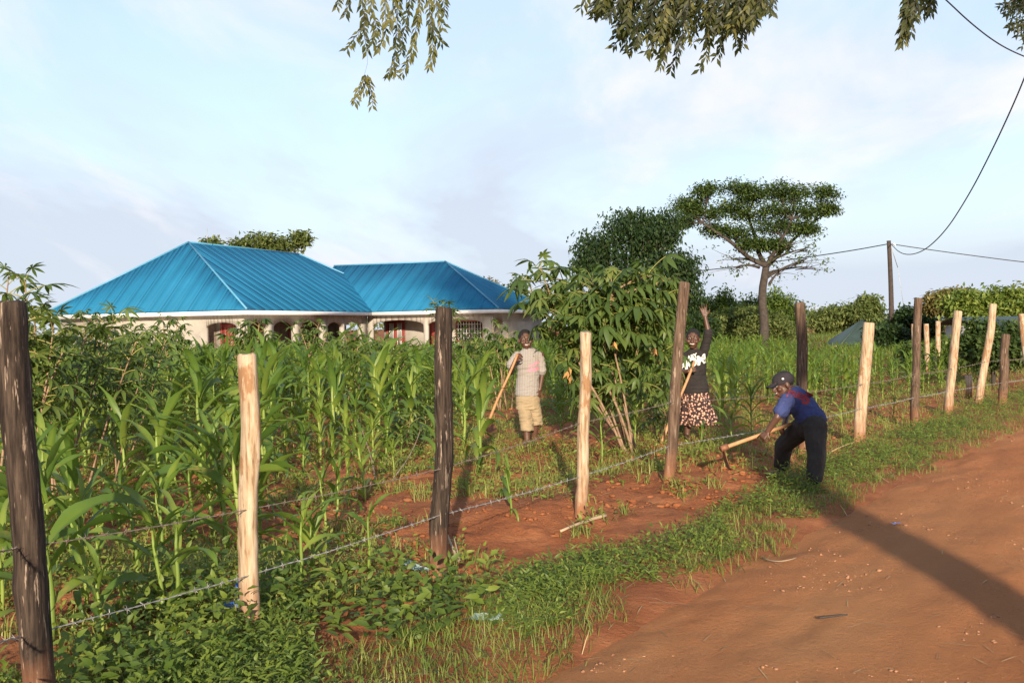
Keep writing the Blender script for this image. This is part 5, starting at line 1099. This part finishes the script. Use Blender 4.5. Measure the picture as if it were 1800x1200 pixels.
def head(B, c, fwd, up, s, th, hair=True, smile=True):
    """skull, jaw, nose, brow, lips, ears into the body; eyes, teeth and hair as its children. c centre of the head, s its height"""
    r, f, u = basis(fwd, up); Rm = np.stack([r, f, u], 1); k = s / .22
    L = lambda x, y, z: np.array(c) + k * (r * x + f * y + u * z)
    B.ell(L(0, -.008, .028), np.array((.074, .092, .082)) * k, Rm); B.ell(L(0, .022, -.035), np.array((.058, .066, .068)) * k, Rm); B.ell(L(0, .050, -.078), np.array((.032, .030, .026)) * k, Rm)
    B.cap(L(0, .088, .010), L(0, .104, -.026), .009 * k, .015 * k); B.cap(L(-.014, .094, -.030), L(.014, .094, -.030), .010 * k, .010 * k)
    B.cap(L(-.038, .080, .030), L(.038, .080, .030), .012 * k, .012 * k); B.ell(L(.044, .062, -.024), np.array((.022, .022, .020)) * k, Rm); B.ell(L(-.044, .062, -.024), np.array((.022, .022, .020)) * k, Rm)
    for sg in (1, -1): B.ell(L(sg * .077, -.008, -.008), np.array((.010, .020, .030)) * k, Rm)
    B.cap(L(-.020, .086, -.064), L(.020, .086, -.064), .008 * k, .008 * k)
    parts = []
    for sg in (1, -1):
        e = Body().ell(L(sg * .031, .078, .010), np.array((.0135, .011, .0075)) * k, Rm).mb.obj('eye', 'eye_white', th, True); parts.append(e)
        Body().ell(L(sg * .031, .087, .010), np.array((.006, .004, .006)) * k, Rm).mb.obj('iris', 'eye_dark', e, True, origin=tuple(th.location))
        Body().cap(L(sg * .018, .092, .034), L(sg * .046, .078, .034), .0035 * k, .0025 * k).mb.obj('eyebrow', 'hair_black', th, True)
    if smile:
        t = Body(); xs = np.linspace(-.020, .020, 7); t.chain([L(x, .094 - x * x * 9, -.052 + x * x * 10) for x in xs], [0.0052 * k] * 7); t.mb.obj('teeth', 'teeth', th, True)
        t = Body(); xs = np.linspace(-.030, .030, 9); t.chain([L(x, .092 - x * x * 9, -.064 + x * x * 14) for x in xs], [.0055 * k] * 9); t.mb.obj('lip', 'lips', th, True)
        t = Body(); t.chain([L(x, .092 - x * x * 9, -.043 + x * x * 8) for x in xs], [.004 * k] * 9); t.mb.obj('lip', 'lips', th, True)
    if hair:
        h = Body().ell(L(0, -.016, .034), np.array((.0775, .094, .084)) * k, Rm); h.build('hair', 'hair_black', th, .006 * k, 2, .002, 3)
def hand(B, w, d, pn, s, curl=.3, spread=.12, thumb=1, grip=False):
    """w wrist, d direction of the fingers, pn direction the palm faces, s hand length, thumb = which side"""
    d, pn = nrm(np.array(d, float)), np.array(pn, float); pn = nrm(pn - d * pn.dot(d)); sd = np.cross(d, pn) * thumb; w = np.array(w, float); k = s / .18
    for i, (off, ln) in enumerate(((.032, .072), (.011, .080), (-.011, .074), (-.031, .058))):
        a = w + sd * off * .55 * k; m = w + (d * .085 + sd * off) * k; B.cap(a, m, .012 * k, .0105 * k)
        fd = nrm(d + sd * spread * (off / .03)); p = m; c = 0
        for seg, fr in ((0, .45), (1, .32), (2, .25)):
            c += curl * (1.0 if seg == 0 else 1.15); v = fd * math.cos(c) + pn * math.sin(c); q = p + v * ln * fr * k * 1.05; B.cap(p, q, (.0095 - .0012 * seg) * k, (.0085 - .0012 * seg) * k); p = q
    t0 = w + (d * .028 + sd * .028) * k; t1 = t0 + (nrm(sd * .8 + d * .55 + pn * (.5 if grip else .15)) * .040) * k; t2 = t1 + nrm(d * .8 + sd * (.0 if grip else .35) + pn * (.9 if grip else .2)) * .034 * k
    B.cap(w + sd * .01 * k, t0, .014 * k, .013 * k); B.chain([t0, t1, t2], [.012 * k, .0105 * k, .008 * k])
def project(o_text_pts, faces, shirt, origin, direction, name, mat, th, off=.004):
    me = shirt.data; bv = BVHTree.FromPolygons([v.co + th.location for v in me.vertices], [p.vertices[:] for p in me.polygons]); V = []
    for p in o_text_pts:
        h = bv.ray_cast(Vector(p) - Vector(direction) * .4, Vector(direction), 1.2); q = h[0] if h[0] is not None else Vector(p); V.append(np.array(q) - np.array(direction) * off)
    mb = MB(); mb.v.append(np.array(V)); mb.t.append(np.full(len(V), .5)); mb.n = len(V)
    for f in faces: mb.f.append(np.array([f])); mb.m.append(np.zeros(1, np.int32))
    return mb.obj(name, mat, th)
def lettering(txt, size, c, right, up, shirt, direction, name, mat, th, bold=.02, arch=0.0, shear=0.0):
    cu = bpy.data.curves.new('t', 'FONT'); cu.body = txt; cu.size = size; cu.align_x = 'CENTER'; cu.align_y = 'CENTER'; cu.offset = bold * size; cu.resolution_u = 2; cu.shear = shear
    o = bpy.data.objects.new('t', cu); COL.objects.link(o); bpy.context.view_layer.update(); me = bpy.data.meshes.new_from_object(o.evaluated_get(bpy.context.evaluated_depsgraph_get())); bpy.data.objects.remove(o)
    bm = bmesh.new(); bm.from_mesh(me); bmesh.ops.triangulate(bm, faces=bm.faces); bmesh.ops.subdivide_edges(bm, edges=[e for e in bm.edges if e.calc_length() > size * .3], cuts=1); bmesh.ops.triangulate(bm, faces=bm.faces)
    pts = [np.array(c) + np.array(right) * v.co.x + np.array(up) * (v.co.y - arch * v.co.x ** 2) for v in bm.verts]; fs = [[v.index for v in f.verts] for f in bm.faces]; bm.free()
    return project(pts, fs, shirt, c, direction, name, mat, th)
A_ = np.array
def hoe(label, top, bottom, blade_dir, face_dir, r=.017, bl=.17, bw=.13):
    top, bottom = A_(top), A_(bottom); ax = nrm(bottom - top); th = thing('hoe', label, 'hoe', tuple(bottom), 'hoes'); n = 10; t = np.linspace(0, 1, n)[:, None]
    P = top + (bottom - top) * t + .006 * np.sin(t * 7) * A_((1, 0, .3)); addtube(MB(), P, r * np.interp(t[:, 0], [0, .5, 1], [.92, .95, 1.1]), 9).obj('handle', 'hoe_handle', th, True)
    f = nrm(A_(face_dir)); b = nrm(A_(blade_dir)); addtube(MB(), [bottom - ax * .04, bottom + ax * .03], [r * 1.7, r * 1.7], 10).obj('eye_ring', 'hoe_iron', th, True)
    s = nrm(np.cross(b, f)); rows = [(0, .35), (.25, .75), (.6, 1.0), (1.0, 1.08)]; V = []
    for o_ in (0, -.006):
        for u, w in rows:
            for v in (-1, -.5, 0, .5, 1): V.append(bottom + b * (u * bl) + s * v * w * bw * .5 + f * (o_ - .02 * u * u + .008 * v * v) - b * (.012 * v * v if u == 1 else 0))
    F = []
    for k in (0, 20):
        for i in range(3):
            for j in range(4): q = (k + i * 5 + j, k + i * 5 + j + 1, k + i * 5 + 6 + j, k + i * 5 + 5 + j); F.append(q if k == 0 else q[::-1])
    ring = [0, 1, 2, 3, 4, 9, 14, 19, 18, 17, 16, 15, 10, 5]
    for a, c in zip(ring, ring[1:] + ring[:1]): F.append((a, c, c + 20, a + 20))
    MB().add(V, F).obj('blade', 'hoe_iron', th)
    return th
# ---- boy with the ribbed shirt, facing the camera
D = 13.75; g = ground_at(930, 784); D = g.y; z0 = g.z
P = lambda x, y, dd=0.0: A_(W(x, y, D + dd))
boy = thing('person', 'smiling person in a pale ribbed shirt and khaki shorts leaning on a hoe handle', 'person', (g.x, g.y, z0))
toC = nrm(A_((0, 0, CAMZ)) - P(925, 600)); B = Body()
hc = P(924, 597); head(B, hc, toC + A_((.12, 0, -.05)), (-.10, 0, 1), .255, boy)
B.chain([P(926, 606, .02), P(930, 618, .02)], [.05, .052]); B.chain([P(930, 625), P(929, 660), P(927, 690)], [.095, .09, .10])
B.chain([P(908, 624), P(950, 624)], [.05, .05])
sr, er, hr = P(907, 627), P(897, 655, -.05), P(907, 631, -.26)
B.chain([sr, er, hr], [.040, .034, .026]); sl, el, hl = P(949, 627), P(953, 660, .02), P(949, 684, -.04); B.chain([sl, el, hl], [.040, .032, .025])
hoe_top, hoe_bot = P(910, 622, -.30), P(858, 742, -.25); hd = nrm(hoe_bot - hoe_top)
hand(B, hr + A_((0, 0, -.015)), A_((.35, -.3, .55)), -toC * .2 + A_((.4, .7, -.5)), .165, 1.05, .05, -1, True); hand(B, hl, A_((-.08, -.1, -1)), A_((-.6, .6, 0)), .16, .35, .05, -1)
for hx, kx, ax_, dz in (((920, 694), (925, 742), (927, 778), -.06), ((936, 694), (941, 740), (939, 774), .10)):
    B.chain([P(*hx), P(*kx, dz * .6), P(*ax_, dz)], [.085, .055, .038]); a = P(*ax_, dz); fz = float(zs(a[0], a[1])); a[2] = max(a[2], fz + .06); B.cap(P(*kx, dz * .6), a, .05, .036); B.chain([a, A_((a[0], a[1] - .02, fz + .03)), A_((a[0] - .03, a[1] - .14, fz + .025))], [.036, .034, .024])
B.build('body', 'skin', boy, .0065, 3)
S = Body(); rx = A_((1, 0, 0)); fy = A_((0, 1, 0))
S.loft([(P(927, 695), rx * .150, fy * .115), (P(927, 688), rx * .153, fy * .118), (P(928, 665), rx * .142, fy * .115), (P(929, 645), rx * .143, fy * .118), (P(929, 632), rx * .150, fy * .115), (P(929.5, 622), rx * .150, fy * .095), (P(930, 616), rx * .105, fy * .075), (P(930, 612.5), rx * .062, fy * .06)])
S.chain([P(909, 626), P(899, 641, -.02)], [.062, .060]); S.chain([P(948, 626), P(953, 652, .0)], [.058, .052])
shirt = S.build('shirt', 'ribbed_shirt', boy, .007, 2, .010, 1)
Vn = Body(); vz = P(934, 621, -.30); project([P(924, 612.5), P(942, 612.5), P(938.5, 627)], [(0, 1, 2)], shirt, None, tuple(-toC), 'neck_opening', 'skin', boy, .006)
K = Body(); K.loft([(P(928, 718), rx * .150, fy * .115), (P(928, 700), rx * .150, fy * .115), (P(927, 688), rx * .138, fy * .105)])
K.loft([(P(927, 756, -.05), rx * .080, fy * .085), (P(925, 735, -.03), rx * .085, fy * .09), (P(920, 705), rx * .085, fy * .095)]); K.loft([(P(943, 746, .06), rx * .078, fy * .085), (P(941, 730, .03), rx * .082, fy * .09), (P(936, 705), rx * .085, fy * .095)])
K.build('shorts', 'khaki_cloth', boy, .007, 2, .011, 2)
for i, (x, y, w, h) in enumerate(((931, 643, 3, 4), (936, 641.5, 3, 4.5), (940.5, 639, 3.4, 5), (945, 637, 3, 5), (929, 651, 3.4, 5), (934, 650, 4, 6), (939.5, 649, 4, 6.5), (944.5, 647.5, 3.4, 6))):
    project([P(x - w / 2, y - h / 2), P(x + w / 2, y - h / 2 - .5), P(x + w / 2 + .4, y + h / 2 - .5), P(x - w / 2, y + h / 2)], [(0, 1, 2, 3)], shirt, None, tuple(-toC), 'pink_print', 'pink_print', boy)
hoe('hoe with a worn wooden handle held upright by the smiling person in the ribbed shirt', hoe_top, hoe_bot, (.3, -.75, -.5), (0, -.4, 1))
# ---- girl in black, waving
g = ground_at(1215, 772); D = g.y; P = lambda x, y, dd=0.0: A_(W(x + 4, y, D + dd)); girl = thing('person', 'smiling person in a black shirt and flowered skirt waving one raised arm', 'person', tuple(g))
toC = nrm(A_((0, 0, CAMZ)) - P(1214, 600)); B = Body()
head(B, P(1214, 596), toC + A_((-.08, 0, -.03)), (.06, 0, 1), .26, girl)
B.chain([P(1215, 606, .03), P(1216, 620, .03)], [.05, .052]); B.chain([P(1217, 628), P(1218, 660), P(1219, 690)], [.10, .095, .11]); B.chain([P(1199, 627), P(1233, 622)], [.05, .05])
sh, eb, wr = P(1234, 618), P(1241, 582, -.08), P(1235.5, 557, -.08); B.chain([sh, eb, wr], [.045, .036, .024]); hand(B, wr, A_((-.20, -.05, 1)), toC, .185, .12, .22, 1)
s2, e2, w2 = P(1199, 628), P(1190, 655, -.1), P(1206, 652, -.27); B.chain([s2, e2, w2], [.042, .034, .025]); hand(B, w2, A_((.6, -.1, .2)), A_((.2, .6, -.3)), .165, 1.0, .05, 1, True)
for x0, x1, x2, dz in ((1208, 1206, 1204, 0), (1226, 1229, 1231, .08)):
    a = P(x2, 764, dz); fz = float(zs(a[0], a[1])); a[2] = fz + .07; B.chain([P(x0, 690), P(x1, 728, dz * .5), a], [.09, .058, .036]); B.chain([a, A_((a[0], a[1] - .02, fz + .03)), A_((a[0], a[1] - .15, fz + .025))], [.036, .034, .024])
B.build('body', 'skin', girl, .0065, 3)
S = Body(); S.loft([(P(1219, 690), rx * .165, fy * .125), (P(1219, 682), rx * .165, fy * .128), (P(1218, 662), rx * .138, fy * .115), (P(1217, 645), rx * .145, fy * .122), (P(1217, 634), rx * .150, fy * .12), (P(1217, 624), rx * .145, fy * .095), (P(1216, 617), rx * .095, fy * .07), (P(1216, 614), rx * .062, fy * .06)])
S.chain([P(1231, 624), P(1238, 600, -.04), P(1241, 584, -.075)], [.062, .056, .052]); S.chain([P(1202, 627), P(1193, 648, -.07)], [.060, .056])
shirt = S.build('shirt', 'black_cloth', girl, .007, 2, .010, 4)
dirn = tuple(-toC)
lettering('MOM', .155, P(1213, 637.5), nrm(A_((1, 0, .30))), nrm(A_((-.1, 0, 1))), shirt, dirn, 'shirt_print', 'white_print', girl, .055); lettering('BABY', .07, P(1210, 627.5), nrm(A_((1, 0, .34))), nrm(A_((-.1, 0, 1))), shirt, dirn, 'shirt_print', 'white_print', girl, .035)
K = Body(); an = np.arange(48) * 2 * np.pi / 48; V = []
zz = [(684, 1219, .150, .115, 0), (694, 1219, .165, .13, .012), (708, 1219, .185, .15, .018), (724, 1221, .215, .17, .025), (738, 1223, .245, .19, .034), (746, 1223.5, .25, .20, .036)]
sk = MB(); n = len(zz)
for io in (0, 1):
    for (y, x, a, b, pl) in zz:
        rr = 1 + (pl / a) * np.sin(an * 9 + np.sin(an * 2) * 1.3) - .03 * io; c = P(x, y); V.append(c + np.outer(np.cos(an) * rr, rx * a) + np.outer(np.sin(an) * rr, fy * b) + np.outer(np.sin(an * 4) * .008 * (y > 740), A_((0, 0, 1))))
V = np.vstack(V); i = np.arange(n - 1)[:, None] * 48; j = np.arange(48)[None]; j2 = (j + 1) % 48; F = np.stack([i + j, i + 48 + j, i + 48 + j2, i + j2], -1).reshape(-1, 4)
sk.add(V, np.vstack([F, (F + n * 48)[:, ::-1], np.stack([(n - 1) * 48 + np.arange(48), (2 * n - 1) * 48 + np.arange(48), (2 * n - 1) * 48 + (np.arange(48) + 1) % 48, (n - 1) * 48 + (np.arange(48) + 1) % 48], -1)])); sk.obj('skirt', 'floral_cloth', girl, True)
hoe('hoe with a reddish handle slanting behind the leaning brown post', P(1217, 634, -.30), P(1155, 787, -.45), (.2, -.8, -.45), (0, -.4, 1), .019)
# ---- stooping person in blue
g = ground_at(1420, 856); D = ground_at(1432, 860).y; P = lambda x, y, dd=0.0: A_(W(x, y, D + dd)); man = thing('person', 'stooping person in a blue shirt, dark trousers and cap hoeing beside the fence', 'person', tuple(g)); B = Body()
hv = nrm(A_((-1, -.15, -.32))); hc = P(1377, 676, .25); head(B, hc, hv, (-.25, .05, 1), .235, man, hair=True)
nk = P(1389, 687, .25); B.chain([P(1382, 680, .25), nk], [.048, .052]); B.chain([P(1396, 698, .22), P(1412, 715, .18), P(1426, 736, .15)], [.115, .105, .11])
B.chain([P(1383, 704, .05), P(1398, 692, .42)], [.05, .05])
s1, e1, w1 = P(1381, 704, .03), P(1366, 733, .0), P(1350, 757, .05); B.chain([s1, e1, w1], [.042, .034, .026])
s2, e2, w2 = P(1396, 694, .45), P(1384, 725, .52), P(1379, 745, .36); B.chain([s2, e2, w2], [.042, .034, .026])
ht, hb = P(1398, 742, .34), P(1272, 787, .10); hax = nrm(hb - ht)
hand(B, w1, A_((-.55, .1, -.65)), A_((.5, .6, -.5)), .165, 1.0, .05, 1, True); hand(B, w2, A_((-.5, -.2, -.5)), A_((.3, -.6, -.6)), .165, 1.0, .05, -1, True)
an1, an2 = P(1432, 848, 0), P(1374, 834, .72)
for a, kx in ((an1, None), (an2, None)):
    fz = float(zs(a[0], a[1])); a[2] = fz + .07; B.chain([a + A_((0, 0, .1)), a, A_((a[0], a[1], fz + .035)), A_((a[0] - .13, a[1] + .05, fz + .03))], [.036, .036, .034, .026])
B.build('body', 'skin', man, .0065, 3)
S = Body(); sp = nrm(P(1392, 692, .25) - P(1430, 742, .15)); sd = nrm(A_((.15, 1, 0)) - sp * sp.dot(A_((.15, 1, 0)))); fr = np.cross(sp, sd)
rg = lambda x, y, dd, a, b: (P(x, y, dd), sd * a, fr * b)
S.loft([rg(1436, 749, .15, .145, .115), rg(1431, 742, .15, .148, .120), rg(1420, 727, .17, .140, .115), rg(1408, 711, .2, .150, .118), rg(1398, 698, .22, .150, .105), rg(1391, 690, .25, .11, .085), rg(1387, 686, .25, .062, .06)])
S.chain([P(1384, 704, .05), P(1373, 722, .02)], [.066, .064]); S.chain([P(1397, 694, .44), P(1388, 716, .49)], [.064, .060])
shirt = S.build('shirt', 'blue_cloth', man, .007, 2, .013, 5, (2, 1, 2))
K = Body(); hipn, hipf = P(1432, 748, .06), P(1415, 748, .28); kn, kf = P(1436, 802, .0), P(1378, 782, .58)
K.chain([hipn, hipf], [.110, .110]); K.chain([P(1428, 742, .15), P(1424, 750, .17)], [.115, .118]); K.chain([hipn, kn, an1 + A_((0, 0, .05))], [.108, .078, .070]); K.chain([hipf, kf, an2 + A_((0, 0, .06))], [.106, .080, .072])
K.build('trousers', 'charcoal_cloth', man, .007, 2, .010, 6, (2.2, 1.4, .7))
toC = nrm(A_((0, 0, CAMZ)) - P(1405, 700)); dirn = tuple(-toC)
lettering('FRIES', .075, P(1400, 693.5), nrm(A_((1, 0, -.28))), nrm(A_((.3, 0, 1))), shirt, dirn, 'shirt_print', 'red_print', man, .05, 2.2); lettering('5', .15, P(1418, 701.5), nrm(A_((1, 0, -.55))), nrm(A_((.55, 0, 1))), shirt, dirn, 'shirt_print', 'red_print', man, .05)
r_, f_, u_ = basis(hv + A_((0, 0, .12)), (-.25, .05, 1)); k = .235 / .22; Rm = np.stack([r_, f_, u_], 1)
C = Body(); cc = hc + u_ * .040 * k - f_ * .008 * k; C.ell(cc, A_((.083, .101, .078)) * k, Rm); C.build('cap', 'cap_cloth', man, .007, 2)
pk = MB(); V = []
for o_ in (0, -.006):
    for u in np.linspace(0, 1, 5):
        for v in np.linspace(-1, 1, 9): V.append(hc + f_ * (.070 + .088 * u * (1 - .35 * v * v)) * k + r_ * v * .075 * (1 - .12 * u) * k + u_ * (.040 - .025 * u - .022 * v * v + o_) * k)
F = []
for kk in (0, 45):
    for i in range(4):
        for j in range(8): q = (kk + i * 9 + j, kk + i * 9 + j + 1, kk + i * 9 + 10 + j, kk + i * 9 + 9 + j); F.append(q if kk == 0 else q[::-1])
ring = list(range(9)) + [17, 26, 35, 44] + list(range(43, 35, -1)) + [27, 18, 9]
for a, c in zip(ring, ring[1:] + ring[:1]): F.append((a, c, c + 45, a + 45))
pk.add(V, F).obj('cap_peak', 'cap_cloth', man, True); Body().ell(cc - r_ * .0 + nrm(toC) * .083 * k + u_ * .01, A_((.012, .012, .010))).mb.obj('cap_badge', 'white_print', man)
hoe('hoe with a rusty blade being swung by the stooping person in blue', ht, hb, (.12, -.1, -1), (-1, 0, .15), .018, .19, .15)
